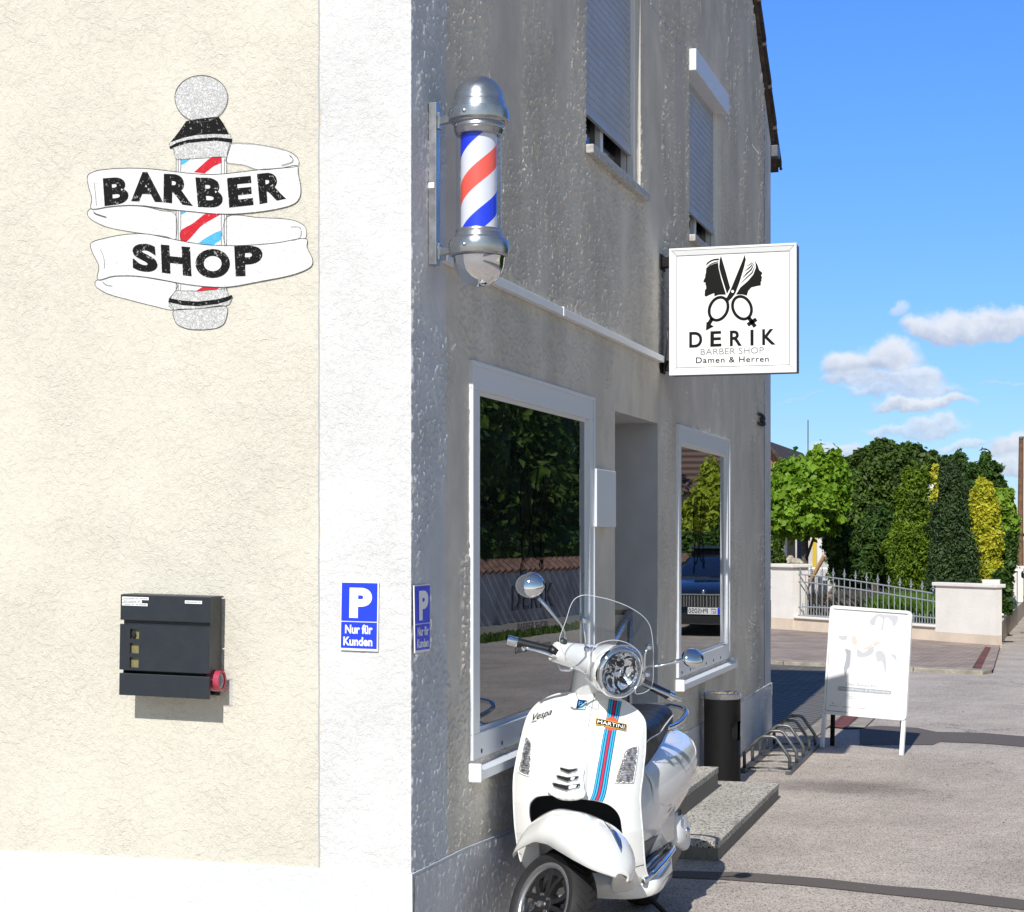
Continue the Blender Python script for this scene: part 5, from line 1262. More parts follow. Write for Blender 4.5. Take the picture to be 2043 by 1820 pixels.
# ------------------------------------------------------------------ things in and behind the garden
t = thing('brick_house', B0(1560, 46), 'brick gable house with brown roof behind the catalpa tree', 'house')
pk = Ud(1534, 889, 46); n_ = Vector((0, -1, 0))
P46 = lambda u, v, dy=0: Uy(u, v, pk.y+dy)
a, b, c = P46(1534, 891), P46(1598, 968), P46(1430, 968)
m = MB(); m.add([(c.x, pk.y, 0), (b.x, pk.y, 0), tuple(b), tuple(a), tuple(c)], [(0,1,2,3,4)]); m.add([(b.x, pk.y, 0), (b.x, pk.y+6, 0), (b.x, pk.y+6, b.z), tuple(b)], [(0,1,2,3)]); m.build('wall', M['brickwall'], t)
m = MB(); e = Vector((0, -.35, 0)); L_ = Vector((0, 7, 0)); dn = (b-a).normalized(); u_ = Vector((0, 0, .14))
m.add([a+e, b+e+dn*.4, b+L_+dn*.4, a+L_]+[p+u_ for p in (a+e, b+e+dn*.4, b+L_+dn*.4, a+L_)], [(3,2,1,0),(4,5,6,7),(0,1,5,4),(1,2,6,5),(2,3,7,6),(3,0,4,7)])
m.build('roof', M['tile'], t)
m = MB(); q = P46(1612, 930, 0); m.tube([Vector((q.x, q.y, 2)), q+Vector((0, 0, 1.2))], .015, 5); m.build('aerial', M['galv'], t)
t = thing('white_house', B0(1600, 39), 'white house wall with dark doorway and yellow banner behind the catalpa trunk', 'house')
PY = Ud(1600, HY, 39).y
QY = lambda u, v, dy=0: Uy(u, v, PY+dy)
def vbox(name, u0, v0, u1, v1, mat, dy=0, dep=.3):
    a, b = QY(u0, v0, dy), QY(u1, v1, dy); m = MB(); m.box((a.x, a.y, max(0, b.z)), (b.x, a.y+dep, a.z)); return m.build(name, mat, t)
vbox('wall', 1500, 1030, 1562, 1300, M['house_white'], 0, 4); vbox('wall', 1562, 1030, 1900, 1300, M['wallgrey'], .9, 3)
vbox('door', 1569, 1050, 1585, 1300, M['dark'], .75, .1); vbox('window', 1590, 1060, 1604, 1135, M['glass'], .8, .08); vbox('post', 1603.5, 1030, 1611, 1300, M['dark'], -.6, .15)
vbox('post', 1662, 1040, 1664, 1300, M['sign_white'], -.6, .04)
t = thing('awning_banner', B0(1628, 38), 'narrow yellow banner beside a white slatted pennant on the terrace', 'banner')
vbox('yellow_cloth', 1621, 1068, 1629, 1140, M['yellow_mat'], -.3, .03); vbox('white_cloth', 1631, 1075, 1640, 1122, M['house_white'], -.3, .03)
t = thing('terrace_railing', B0(1640, 36), 'white topped terrace railing behind the fence', 'railing')
vbox('handrail', 1608, 1132, 1668, 1136, M['sign_white'], -2.2, .06)
for i in range(12): vbox('bar', 1611+i*5, 1136, 1611.6+i*5, 1166, M['galv_l'], -2.2, .02)
t = thing('garden_table', B0(1605, 33), 'small white garden box behind the left end of the fence', 'garden box')
vbox('top', 1597, 1149, 1613, 1153, M['sign_white'], -4.2, .4); vbox('body', 1599, 1156, 1611, 1215, M['house_white'], -4.15, .3)
t = thing('white_bungalow', B0(1865, 55), 'white gable of a distant house between the treetops', 'house')
P5 = lambda u, v, dy=0: Uy(u, v, Ud(1865, HY, 55).y+dy)
m = MB(); a, b, c, d = P5(1855, 915), P5(1888, 940), P5(1888, 980), P5(1810, 980); e_ = P5(1810, 950)
m.add([d, c, b, a, e_], [(0,1,2,3,4)]); m.build('wall', M['house_white'], t)
m = MB(); L_ = Vector((0, 8, 0)); m.add([a+Vector((0,-.3,0)), b+Vector((0,-.3,0)), b+L_, a+L_], [(0,1,2,3)]); m.add([a+Vector((0,-.3,0)), e_+Vector((0,-.3,0)), e_+L_, a+L_], [(0,1,2,3)]); m.build('roof', M['tile'], t, solid=.2)
# wooden pole
pb = Ud(2036, HY, 47)
m = MB(); zt_ = 1.65+(HY-872)/FP*47; m.tube([(pb.x, pb.y, 0), (pb.x, pb.y, .9), (pb.x, pb.y, 2.5), (pb.x+.02, pb.y, zt_)], [.085, .078, .072, .062], 12)
t = thing('utility_pole', (pb.x, pb.y, 0), 'weathered brown wooden utility pole at the right edge', 'utility pole')
m.build('shaft', M['pole'], t, smooth=True, auto=50)
m = MB(); m.box((pb.x-.1, pb.y-.1, 0), (pb.x+.1, pb.y+.1, .35)); m.build('foot', M['dark'], t, bevel=.01)
m = MB(); m.box((pb.x-.02, pb.y-.08, zt_-.05), (pb.x+.45, pb.y-.04, zt_+.01)); m.build('bracket', M['galv'], t)
# birds' perch: weed sprigs on the brick house ridge

# fallen leaves and grit
lr = np.random.default_rng(12); nl = 150
Pq = np.stack([lr.uniform(.05, 3.2, nl), lr.uniform(-1, 12, nl), np.full(nl, .009)], 1); Pq[:70, 0] = .03+lr.random(70)**2*.25; Pq[:70, 1] = lr.uniform(5.3, 8.8, 70)
aq = lr.normal(size=(nl, 3)); aq[:, 2] *= .25; aq /= np.linalg.norm(aq, axis=1)[:, None]; bq = np.cross(aq, [0, 0, 1.0]); sq_ = (.006+.012*lr.random(nl)**2)[:, None]
tag(leafobj('leaf_litter', np.stack([Pq-aq*sq_, Pq+bq*sq_*.5+[0, 0, .003], Pq+aq*sq_, Pq-bq*sq_*.5+[0, 0, .003]], 1).reshape(-1, 3), plain('dry_leaf', (.13, .09, .05), .9, 0, .6, vscale=30), None), 'scattered dry leaf scraps and grit on the pavement', 'leaf litter', kind='stuff')
# ------------------------------------------------------------------ the scooter
sco = thing('motor_scooter', (.44, 1.1, 0), 'white motor scooter with racing stripes parked in front of the shop window', 'scooter')
DEL = math.radians(52); AX = Vector((.0, math.sin(math.radians(27)), math.cos(math.radians(27)))).normalized()
RM = Matrix.Rotation(DEL, 3, AX)
PW = Ud(1101.7, 1811.6, 6.76)
def St(l, f, h): return PW+RM @ Vector((l, -f, h))
sL, sF, sH = RM @ Vector((1, 0, 0)), RM @ Vector((0, -1, 0)), RM @ Vector((0, 0, 1))
# --- shield surface
def ysh(u, v):
    y = interp([(1380, .975), (1400, .945), (1450, .895), (1520, .845), (1600, .80), (1660, .785), (1720, .80), (1750, .83), (1790, .93)], v)
    uc = interp([(1384, 1172), (1440, 1168), (1500, 1161), (1600, 1151), (1650, 1154), (1720, 1160), (1780, 1175)], v)
    e = (u-uc)/132; y += .07*e*e+.05*abs(e)**5
    um = interp([(1384, 1186), (1450, 1174), (1500, 1168), (1560, 1164), (1600, 1162)], v)
    amt = .022*ss(1395, 1540, v)*(1-ss(1596, 1610, v)); d = u-um
    g = math.exp(-(max(d, 0)/7)**2) if d > 0 else math.exp(-(max(-d-18, 0)/26)**2)
    return y-amt*g
def S5(off=0): return lambda a, b: Uy(*c5(a, b), ysh(*c5(a, b))-off)
def SD(off=0): return lambda u, v: Uy(u, v, ysh(u, v)-off)
out5 = [(452,122),(540,104),(640,96),(780,104),(900,128),(1000,165),(1080,220),(1133,272),(1163,325),(1170,400),(1166,560),(1155,660),(1146,760),(1133,850),(1128,950),(1134,1050),(1147,1200),(1160,1400),(1172,1490),(1190,1562),(1140,1612),(1050,1650),(985,1664),(918,1668),
        (905,1600),(925,1470),(990,1300),(985,1140),(960,1052),(900,990),(820,957),(700,936),(560,930),(440,905),(330,912),(285,935),(258,975),(250,1040),(262,1110),(300,1165),(330,1280),(338,1440),(292,1536),(240,1490),(198,1425),(178,1350),(160,1230),(146,1100),(138,900),(141,760),(160,640),(190,500),(222,370),(250,285),(290,225),(350,170)]
oD = [c5(*p) for p in out5]
oS = [(p.x, p.y) for p in crspline([Vector(p) for p in oD], 5)]
m = MB(); sheet(m, oS, SD(), step=3.2)
m.build('leg_shield', M['scooter'], sco, smooth=True, solid=.012)
m = MB(); m.tube([SD(-.002)(*p) for p in oS[int(44*5):]+oS[:20*5]], .0045, 6); m.build('shield_edge_trim', M['scooter'], sco, smooth=True)
# horn cover lip with its three grilles
hc = [(1108,1560),(1120,1535),(1140,1500),(1160,1498),(1166,1530),(1163,1550),(1166,1572),(1171,1583),(1167,1591),(1155,1596),(1137,1598),(1118,1596),(1106,1590),(1091,1579),(1094,1573),(1102,1570)]
hcs = [(p.x, p.y) for p in crspline([Vector(p) for p in hc], 4)]
def hcf(u, v):
    e = 1-ss(1588, 1600, v); return SD(.004+.022*ss(1500, 1585, v)*(.35+.65*e))(u, v)
m = MB(); sheet(m, hcs, hcf, step=3.5); m.build('horn_cover', M['scooter'], sco, smooth=True, solid=.012)
def hcn(d): return lambda a, b: hcf(*c5(a, b))+Vector((0, -d, 0))
for k, (x0, x1, y, h) in enumerate(((503, 640, 684, 44), (477, 648, 744, 50), (446, 660, 804, 58))):
    xm = (x0+x1)/2; m = MB(); sheet(m, [(x0, y), (xm, y+h*.42), (x1, y+10), (x1-12, y+h*.62), (xm, y+h), (x0+8, y+h*.48)], hcn(.002)); gr = m.build('horn_grille', M['dark'], sco)
    m = MB(); m.tube([hcn(.006)(*q) for q in ((x0+2, y+4), (x0+10, y+h*.5), (xm, y+h*1.02), (x1-12, y+h*.66), (x1, y+10))], .0035, 6); m.tube([hcn(.004)(*q) for q in ((x0, y), (xm, y+h*.40), (x1, y+8))], .002, 6); m.build('chrome_lip', M['chrome'], gr, smooth=True)
# creases
m = MB(); m.tube([SD(.001)(*c5(a, b)) for a, b in spo([(770,112),(735,300),(705,450),(690,560)])], .0012, 5)
m.tube([SD(.001)(*c5(a, b)) for a, b in ((178,1355),(200,1368))], .0015, 5); m.tube([SD(.001)(*c5(a, b)) for a, b in ((1040,1480),(1100,1462),(1156,1447))], .0018, 5); m.build('panel_gap', M['box_side'], sco)
# racing stripes
Ls = spo([(885,148),(870,260),(850,370),(828,480),(795,680),(760,870),(735,937)], 8); Rs = spo([(984,170),(962,280),(942,390),(920,520),(890,700),(860,880),(835,950)], 8)
def band(a, b, off, name, mat, par):
    m = MB(); f = S5(off); rows = []
    for p, q in zip(Ls, Rs): rows.append([f(p[0]+(q[0]-p[0])*s, p[1]+(q[1]-p[1])*s) for s in np.linspace(a, b, 5)])
    m.loft([r[::-1] for r in rows], False, False); o = m.build(name, mat, par, smooth=True); return o
stp = band(0, 1, .005, 'racing_stripe', M['navy'], sco)
for a, b in ((.05, .16), (.22, .34), (.66, .78), (.84, .95)): band(a, b, .0062, 'cyan_line', M['cyan'], stp)
band(.42, .585, .0062, 'red_line', M['red'], stp)
m = MB(); sheet(m, [(903+54*math.cos(t), 343+54*math.sin(t)) for t in np.linspace(0, 2*pi, 30, endpoint=False)], S5(.0072), step=14); bdg = m.build('badge', M['badge_orange'], sco)
bq = [(782,297),(1024,345),(1018,397),(777,349)]
m = MB(); sheet(m, bq, S5(.0088), step=14); m.build('gold_border', M['badge_gold'], bdg)
m = MB(); sheet(m, [(788,303),(1018,350),(1012,390),(783,343)], S5(.0102), step=14); m.build('black_plate', M['badge_black'], bdg)
m = MB(); glyph(m, 'MARTINI', (797,312), (1007,354), (1003,382), (793,339), S5(.0116), off=.0); m.build('lettering', M['sign_white'], bdg)
m = MB(); sheet(m, [(640,153),(716,160),(697,235),(625,229)], S5(.006), step=14); em = m.build('emblem', M['chrome'], sco)
m = MB(); sheet(m, [(643,157),(711,163),(630,225)], S5(.0075), step=14); m.build('navy_half', M['navy'], em)
m = MB(); sheet(m, [(712,165),(695,231),(632,226)], S5(.0075), step=14); m.build('light_half', M['badge_light'], em)
m = MB(); glyph(m, 'P', (650,165), (678,167), (673,203), (645,201), S5(.009), off=.0); m.build('lettering', M['cyan'], em)
m = MB(); glyph(m, 'Vespa', (292,268), (440,218), (432,285), (280,336), S5(.006), shear=.35, off=.0); mstroke(m, [(277,331),(318,318)], 4, S5(.006)); m.build('script_badge', M['blackp'], sco)
# indicators
for pts, lab in (([(232,455),(262,470),(278,502),(272,600),(262,735),(240,748),(185,724),(176,700),(198,600)], 'slim indicator seen edge-on'), ([(1046,534),(1100,522),(1108,540),(1092,680),(1074,790),(1060,803),(942,806),(934,790),(965,690),(1008,565)], 'large clear indicator')):
    P = [(p.x, p.y) for p in crspline([Vector(c5(*q)) for q in pts], 3)]
    cx = sum(p[0] for p in P)/len(P); cy = sum(p[1] for p in P)/len(P)
    def dome(u, v):
        dmin = min(math.hypot(u-a, v-b) for a, b in P); return SD(.003+.010*ss(0, 7, dmin))(u, v)
    m = MB(); sheet(m, P, dome, step=2.6); io = m.build('indicator', M['indic'], sco, smooth=True); io['label'] = lab
    m = MB(); m.tube([SD(.003)(*p) for p in P], .0032, 6, loop=True); m.build('rim', M['alu_white'], io, smooth=True)
# dark wheel well
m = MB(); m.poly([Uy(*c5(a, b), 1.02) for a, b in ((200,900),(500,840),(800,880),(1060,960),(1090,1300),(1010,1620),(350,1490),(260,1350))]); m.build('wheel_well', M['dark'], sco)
# --- front wheel
def lat2(name, prof, mat, par, n=56, **kw):
    m = MB(); m.lathe(prof, PW, sL, n); return m.build(name, mat, par, smooth=True, auto=kw.get('auto', 40))
wh = thing('w', (0, 0, 0), None, None); bpy.data.objects.remove(wh)
Rt = .217
tp = [(.158, -.045), (.170, -.056), (.185, -.062), (.198, -.060), (.209, -.046), (.215, -.024), (Rt, 0), (.215, .024), (.209, .046), (.198, .060), (.185, .062), (.170, .056), (.158, .045)]
m = MB(); m.lathe([(.12, -.036), (.150, -.036), (.150, .036), (.12, .036)], PW, sL, 48); fwh = m.build('front_wheel', M['blackp'], sco, smooth=True, auto=30)
lat2('tyre', tp, M['rubber'], fwh)
# tread grooves cut as dark swept lines
m = MB()
X_, Y_ = sF, sH
def onT(a, s):   # angle round the wheel, lateral -1..1
    w = .052*s; r = interp([(-.060, .198), (-.046, .209), (-.024, .215), (0, Rt), (.024, .215), (.046, .209), (.060, .198)], w)+.0006
    return PW+sL*w+(X_*math.cos(a)+Y_*math.sin(a))*r
for i in range(40):
    a0 = 2*pi*i/40
    for sg in (1, -1):
        a1 = a0+(0 if sg > 0 else pi/40)
        P = [onT(a1+t*.16, sg*(.14+.82*t)) for t in np.linspace(0, 1, 6)]
        m.tube(P, [.0016, .0024, .0026, .0026, .0022, .0012], 5)
m.build('tread_groove', M['dark'], fwh)
rm = lat2('rim', [(.150, -.040), (.160, -.047), (.1645, -.0475), (.1655, -.052), (.161, -.054), (.150, -.051), (.143, -.044), (.141, -.030), (.141, .03)], M['rimlip'], fwh, auto=60)
m = MB()
for i in range(5):
    a = 2*pi*i/5+.35
    for da in (-.16, .16):
        d0 = X_*math.cos(a+da*1.2)+Y_*math.sin(a+da*1.2); d1 = X_*math.cos(a+da*1.9)+Y_*math.sin(a+da*1.9); tt = X_*-math.sin(a)+Y_*math.cos(a)
        def sq(c, w, h0, h1): return [c-tt*w+sL*h0, c+tt*w+sL*h0, c+tt*w+sL*h1, c-tt*w+sL*h1]
        m.loft([sq(PW+d0*.035, .011, -.048, -.02), sq(PW+d0*.09, .010, -.046, -.022), sq(PW+d1*.146, .014, -.040, -.01)])
m.build('spoke', M['blackp'], fwh, bevel=.002)
m = MB(); m.lathe([(.001, -.056), (.020, -.056), (.024, -.052), (.048, -.050), (.052, -.044), (.052, .0)], PW, sL, 30); hb = m.build('hub', M['blackp'], fwh, smooth=True, auto=40)
m = MB(); m.lathe([(.001, -.071), (.011, -.070), (.014, -.064), (.015, -.055), (.019, -.054), (.02, -.05)], PW, sL, 6); m.build('axle_nut', M['steel'], hb)
for i in range(5):
    a = 2*pi*i/5+.9; m = MB(); c = PW+(X_*math.cos(a)+Y_*math.sin(a))*.040; m.lathe([(.0028, -.054), (.0028, -.057), (.0062, -.057), (.0066, -.048)], c, sL, 10); m.build('wheel_bolt', M['rimlip'], hb)
m = MB(); m.lathe([(.09, .030), (.11, .030), (.11, .036), (.09, .036)], PW, sL, 36); m.build('brake_disc', M['steel'], fwh)
# fork arm on the far side
m = MB(); m.tube([St(.075, 0, 0), St(.09, -.04, .12), St(.07, -.10, .25), St(.04, -.16, .34)], [.022, .026, .024, .022], 10); fk = m.build('fork', M['blackmat'], sco, smooth=True)
m = MB(); m.ball(St(.10, .0, .0), .022, n=8); m.build('axle_cap', M['chrome'], fk, smooth=True)
# --- fender
top = [(-.305, .10), (-.28, .19), (-.25, .275), (-.2, .325), (-.137, .362), (0, .388), (.1, .392), (.19, .370), (.25, .338), (.30, .292), (.335, .248)]
bot = [(-.305, .08), (-.2, .15), (-.1, .205), (0, .224), (.2, .225), (.28, .224), (.335, .234)]
wid = [(-.305, .045), (-.28, .075), (-.25, .10), (-.1, .130), (.05, .138), (.18, .134), (.26, .105), (.31, .06), (.335, .02)]
def smt(tab, f): return sum(interp(tab, f+d) for d in (-.02, -.01, 0, .01, .02))/5
rings = []
for f in np.linspace(-.29, .335, 40):
    t_, b_, w_ = smt(top, f), smt(bot, f), smt(wid, f); r = []
    for ph in np.linspace(-pi/2, pi/2, 25):
        s, c = math.sin(ph), math.cos(ph); r.append(St(w_*math.copysign(abs(s)**.8, s), f, b_+(t_-b_)*c**.6))
    rings.append(r)
m = MB(); m.loft(rings[::-1], False, False); fen = m.build('front_fender', M['scooter'], sco, smooth=True, solid=.006)
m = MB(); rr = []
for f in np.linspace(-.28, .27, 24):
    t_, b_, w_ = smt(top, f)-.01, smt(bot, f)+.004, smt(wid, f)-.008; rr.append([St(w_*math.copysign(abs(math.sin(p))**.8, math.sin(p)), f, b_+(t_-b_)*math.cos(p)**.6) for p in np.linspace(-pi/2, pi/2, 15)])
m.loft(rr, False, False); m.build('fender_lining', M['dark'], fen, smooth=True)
m = MB(); P = []
def ridge(f, e=0): return St(0, f, smt(top, f)+e)
R_ = [(.085, .003, .001), (.12, .012, .004), (.155, .015, .007), (.19, .017, .010), (.22, .016, .010), (.25, .010, .006), (.27, .003, .001)]
rg = []
for f, w, h in R_:
    c = ridge(f); nn = (sH*.9+sF*(.2+2.2*max(f-.1, 0))).normalized(); rg.append([c+sL*(w*math.cos(a))+nn*(h*math.sin(a)) for a in np.linspace(0, 2*pi, 14, endpoint=False)])
m.loft(rg); m.build('fender_crest', M['chrome'], fen, smooth=True)
# --- handlebar
HL = Uy(1237, 1342, .845); HB = HL-sF*.145+sH*.012
def Sh(l, f, h): return HB+RM @ Vector((l, -f, h))
G0 = Ud(1104, 1299, 6.93); G1 = Ud(1012, 1277, 6.93)
m = MB()
m.lathe([(.001, -.20), (.05, -.195), (.078, -.16), (.094, -.10), (.101, -.05), (.101, -.012), (.094, -.030), (.085, -.052), (.001, -.056)], HL, sF, 32)
def ell(c, w, h): return [c+sF*(w*math.cos(a))+sH*(h*math.sin(a)) for a in np.linspace(0, 2*pi, 18, endpoint=False)]
m.loft([ell(G0, .034, .042), ell(G0*.6+HB*.4, .046, .052), ell(G0*.3+HB*.7, .062, .060), ell(HB, .09, .070), ell(Sh(.12, -.01, 0), .058, .050), ell(Sh(.22, -.02, -.005), .034, .036)])
m.loft([ell(Sh(0, .05, .0), .075, .05), ell(Sh(0, -.05, .045), .07, .03)])
tp_ = Uy(1180, 1392, 1.0)
nk = [Vector((math.cos(a), math.sin(a)*.9, 0)) for a in np.linspace(0, 2*pi, 20, endpoint=False)]
cN = Sh(0, -.04, -.03); cB = Uy(1172, 1392, 1.045)
m.loft([[cN+q*.082 for q in nk], [cN*.5+cB*.5+q*.078 for q in nk], [cB+q*.082+Vector((0, 0, .0)) for q in nk], [cB+q*.08+Vector((0, .05, -.10)) for q in nk]])
hs = m.build('headset', M['scooter'], sco, remesh=.0055, smod=5)
m = MB(); m.lathe([(.099, -.022), (.1035, -.012), (.1045, .002), (.100, .012), (.092, .015), (.087, .010), (.086, -.004)], HL, sF, 48); hl = m.build('headlight', M['chrome'], sco, smooth=True, auto=50)
m = MB(); m.lathe([(.087, .004), (.080, .012), (.06, .019), (.03, .023), (.001, .024)], HL, sF, 40); m.build('glass', M['clear'], hl, smooth=True)
m = MB(); m.lathe([(.088, .0), (.075, -.02), (.045, -.034), (.001, -.038)], HL, sF, 40)
m.build('reflector', M['lens'], hl, smooth=True)
m = MB(); m.ball(HL+sF*-.008, .020, n=8); m.build('bulb', M['clear'], hl, smooth=True)
m = MB(); c = HL; m.tube([c+sF*.006+(sL*math.cos(a)+sH*math.sin(a))*.112 for a in np.linspace(.15, pi*.80, 14)], .004, 6); m.build('visor', M['chrome'], hl, smooth=True)
# grips, levers
gd_ = (G1-G0)
m = MB(); m.tube([G0-gd_*.12, G0+gd_*.15, G0+gd_*.78], [.0165, .0175, .019], 16); gp = m.build('grip', M['blackp'], sco, smooth=True, auto=50)
m = MB(); m.tube([G0+gd_*.77, G0+gd_*.80, G0+gd_*1.0, G0+gd_*1.01], [.018, .0205, .0205, .013], 16); m.build('bar_end', M['chrome'], gp, smooth=True, auto=50)
m = MB(); m.tube([Ud(*c4(540, 885), 6.90), Ud(*c4(470, 850), 6.88), Ud(*c4(380, 825), 6.87), Ud(*c4(300, 808), 6.86), Ud(*c4(250, 800), 6.86)], [.007, .007, .006, .006, .007], 8); m.ball(Ud(*c4(246, 806), 6.86), .0095, n=6); m.build('brake_lever', M['chrome'], sco, smooth=True)
LG0, LG1 = Sh(.22, -.02, -.01), Sh(.40, -.05, -.02)
m = MB(); m.tube([LG0, LG1], [.0175, .019], 14); gp = m.build('grip', M['blackp'], sco, smooth=True, auto=50)
m = MB(); m.tube([LG0+(LG1-LG0)*.97, LG0+(LG1-LG0)*1.15], .0205, 14); m.build('bar_end', M['chrome'], gp, smooth=True, auto=50)
m = MB(); m.tube([Sh(.2, .03, -.02), Sh(.28, .06, -.02), Sh(.40, .05, -.02)], .006, 8); m.build('brake_lever', M['chrome'], sco, smooth=True)
m = MB(); m.tube([Ud(*c4(545, 800), 6.92), Ud(*c4(500, 860), 6.92)], .022, 10); m.build('switch_block', M['blackp'], sco, smooth=True)
# windscreen
nW = (sF*.93-sH*.02).normalized(); PWn = HB+sF*.175+sH*.12
def WS(u, v):
    p = Pl(u, v, PWn, nW); l = (p-PWn).dot(sL); hh = (p-PWn).dot(sH); return p-sF*(3.0*l*l*.45)-sF*.10*max(0, hh)
so = [(697,775),(725,690),(760,600),(800,490),(840,415),(885,375),(935,360),(1000,366),(1100,385),(1220,430),(1330,500),(1395,572),(1425,650),(1442,780),(1458,950),(1476,1100),(1470,1165),(1430,1208),(1360,1228),(1290,1226),(1285,1180),(1320,1090),(1340,985),(1325,890),(1275,812),(1205,762),(1120,738),(1040,745),(950,790),(905,860),(870,960),(858,1052),(800,1010),(730,940),(702,860)]
so = [(p.x, p.y) for p in crspline([Vector(c4(*p)) for p in so], 4)]
m = MB(); sheet(m, so, WS, step=6); ws = m.build('windscreen', M['screen'], sco, smooth=True)
m = MB(); m.tube([WS(*p) for p in so], .0016, 5, loop=True); m.build('screen_edge', M['screen_edge'], ws, smooth=True)
def W4(a, b, d=0): return WS(*c4(a, b))+sF*d
for pts in ([(875,575),(870,700),(868,830),(860,900),(820,980),(750,1040),(690,1045),(668,1015)], [(1385,790),(1355,860),(1352,960),(1350,1010),(1380,1040)]):
    m = MB(); m.tube([W4(a, b, .004-.02*(i > 3)) for i, (a, b) in enumerate(pts)], .0045, 8); br = m.build('screen_bracket', M['chrome'], sco, smooth=True)
    for q in ((pts[0], pts[2] if len(pts) < 8 else pts[2]) and (pts[0], (868, 830) if len(pts) == 8 else (1383, 1042))):
        m = MB(); m.ball(W4(*q, .010), .0125, n=8); m.build('ball_nut', M['chrome'], br, smooth=True)
# mirrors
def mirror(stalk, c, rx, rz, ry, face, depth_pts):
    m = MB(); m.tube(stalk, [.006]*(len(stalk)-2)+[.0085, .0085], 10); mo = m.build('mirror', M['chrome'], sco, smooth=True)
    X = face.normalized(); Z = (Vector((0, 0, 1))-X*X.z).normalized(); Y = Z.cross(X); Mx = Matrix((X, Y, Z)).transposed()
    m = MB(); m.ball(c, ry, rx, rz, 14, Mx); m.build('mirror_shell', M['chrome'], mo, smooth=True)
    m = MB(); m.lathe([(.001, 0), (rx*.8, 0), (rx*.8, .004)], c-X*ry*.52, X, 24); m.build('mirror_glass', M['steel'], mo)
d_ = 6.94
st_ = [Ud(*c4(605, 765), d_), Ud(*c4(628, 720), d_), Ud(*c4(628, 670), d_), Ud(*c4(590, 590), d_-.01), Ud(*c4(460, 430), d_-.04), Ud(*c4(385, 345), d_-.05)]
mirror(st_, Ud(*c4(306, 228), d_-.07), .0585, .053, .030, Vector((.15, -.85, .25)), None)
m = MB(); m.ball(Ud(*c4(605, 755), 6.94), .019, .019, .022, 8); m.build('mirror_boot', M['blackp'], sco, smooth=True)
d_ = 7.12
mirror([Sh(.17, -.02, .03), Ud(*c4(1480, 965), d_), Ud(*c4(1600, 935), d_), Ud(*c4(1610, 932), d_), Ud(*c4(1720, 905), d_)], Ud(*c4(1790, 895), d_+.01), .050, .043, .024, Vector((.55, -.60, .45)), None)
# --- body, side panels, seat
def sec(y, cx, hw, z0, z1, p=.62, n=30, tw=0):
    out = []
    zc = (z0+z1)/2; hz_ = (z1-z0)/2
    for i in range(n):
        a = 2*pi*i/n; c, s = math.cos(a), math.sin(a)
        out.append(Vector((cx+hw*math.copysign(abs(c)**p, c), y, zc+hz_*math.copysign(abs(s)**p, s)+tw*c)))
    return out
def cat(rows, k=5):
    vs = crspline([Vector(r[:3]) for r in rows], k, False); ws_ = crspline([Vector((r[3], r[4], 0)) for r in rows], k, False)
    return [(a.x, a.y, a.z, b.x, b.y) for a, b in zip(vs, ws_)]
m = MB()
rows = cat([(1.03, .445, .14, .30, .68), (1.13, .445, .175, .30, .72), (1.30, .447, .198, .32, .76), (1.50, .45, .212, .36, .79), (1.72, .45, .224, .40, .81), (1.92, .452, .212, .46, .80), (2.08, .455, .17, .54, .77), (2.18, .457, .10, .60, .73), (2.21, .457, .03, .65, .69)])
m.loft([sec(*r, p=.80) for r in rows]); sp_o = m.build('body_shell', M['scooter'], sco, smooth=True)
# left side panel standing proud, with its seam
m = MB(); rows = cat([(1.18, .447, .178, .46, .71), (1.34, .447, .208, .43, .755), (1.50, .45, .224, .43, .775), (1.70, .45, .234, .45, .78), (1.90, .452, .219, .50, .785), (2.05, .455, .178, .56, .76), (2.14, .457, .11, .62, .73)])
R2 = [sec(*r, p=.80, n=40)[-13:]+sec(*r, p=.80, n=40)[:14] for r in rows]
m.loft([r[3:-3] for r in R2], False, False); m.build('side_panel', M['scooter'], sco, smooth=True, solid=.006)
m = MB(); m.loft([[Vector((2*.451-p.x, p.y, p.z)) for p in r[3:-3]][::-1] for r in R2], False, False); m.build('side_panel', M['scooter'], sco, smooth=True, solid=.006)
m = MB(); m.tube([r[3:-3][0] for r in R2[1:]], .0022, 5); m.tube([r[3:-3][-1] for r in R2[1:]], .0022, 5); m.build('panel_seam', M['box_side'], sco)
m = MB(); m.box((.668, 1.50, .452), (.676, 1.535, .475)); m.build('panel_vent', M['dark'], sco)
# floor tunnel and floorboard
m = MB(); m.loft([sec(y, .45, hw, z0, z1, p=.7) for y, hw, z0, z1 in ((.93, .235, .20, .30), (1.10, .235, .17, .31), (1.35, .225, .16, .32), (1.55, .18, .18, .36), (1.75, .13, .24, .4))]); m.build('underbody', M['scooter'], sco, smooth=True)
m = MB(); m.box((.28, .93, .300), (.655, 1.46, .318)); fb = m.build('floorboard', M['floor_mat'], sco, bevel=.006)
for x, w in ((.585, .010), (.50, .010), (.40, .010)): m = MB(); m.box((x-w, .95, .318), (x+w, 1.42, .326)); m.build('rubber_strip', M['dark'], fb, bevel=.003)
m = MB(); m.tube([(.650, .90, .285), (.668, 1.0, .300), (.672, 1.2, .312), (.668, 1.40, .325), (.650, 1.47, .330), (.60, 1.49, .332)], .012, 10); m.tube([(.636, .92, .318), (.640, 1.44, .335)], .006, 8); m.build('floor_trim', M['chrome'], fb, smooth=True)
m = MB(); m.add([(.60, 1.16, .33), (.66, 1.46, .36), (.655, 1.50, .50), (.60, 1.18, .47)], [(0,1,2,3)]); m.add([(.60, .98, .33), (.60, 1.16, .33), (.60, 1.18, .47), (.58, 1.0, .42)], [(0,1,2,3)]); m.build('floor_side_cover', M['scooter'], sco, solid=.01, smooth=True)
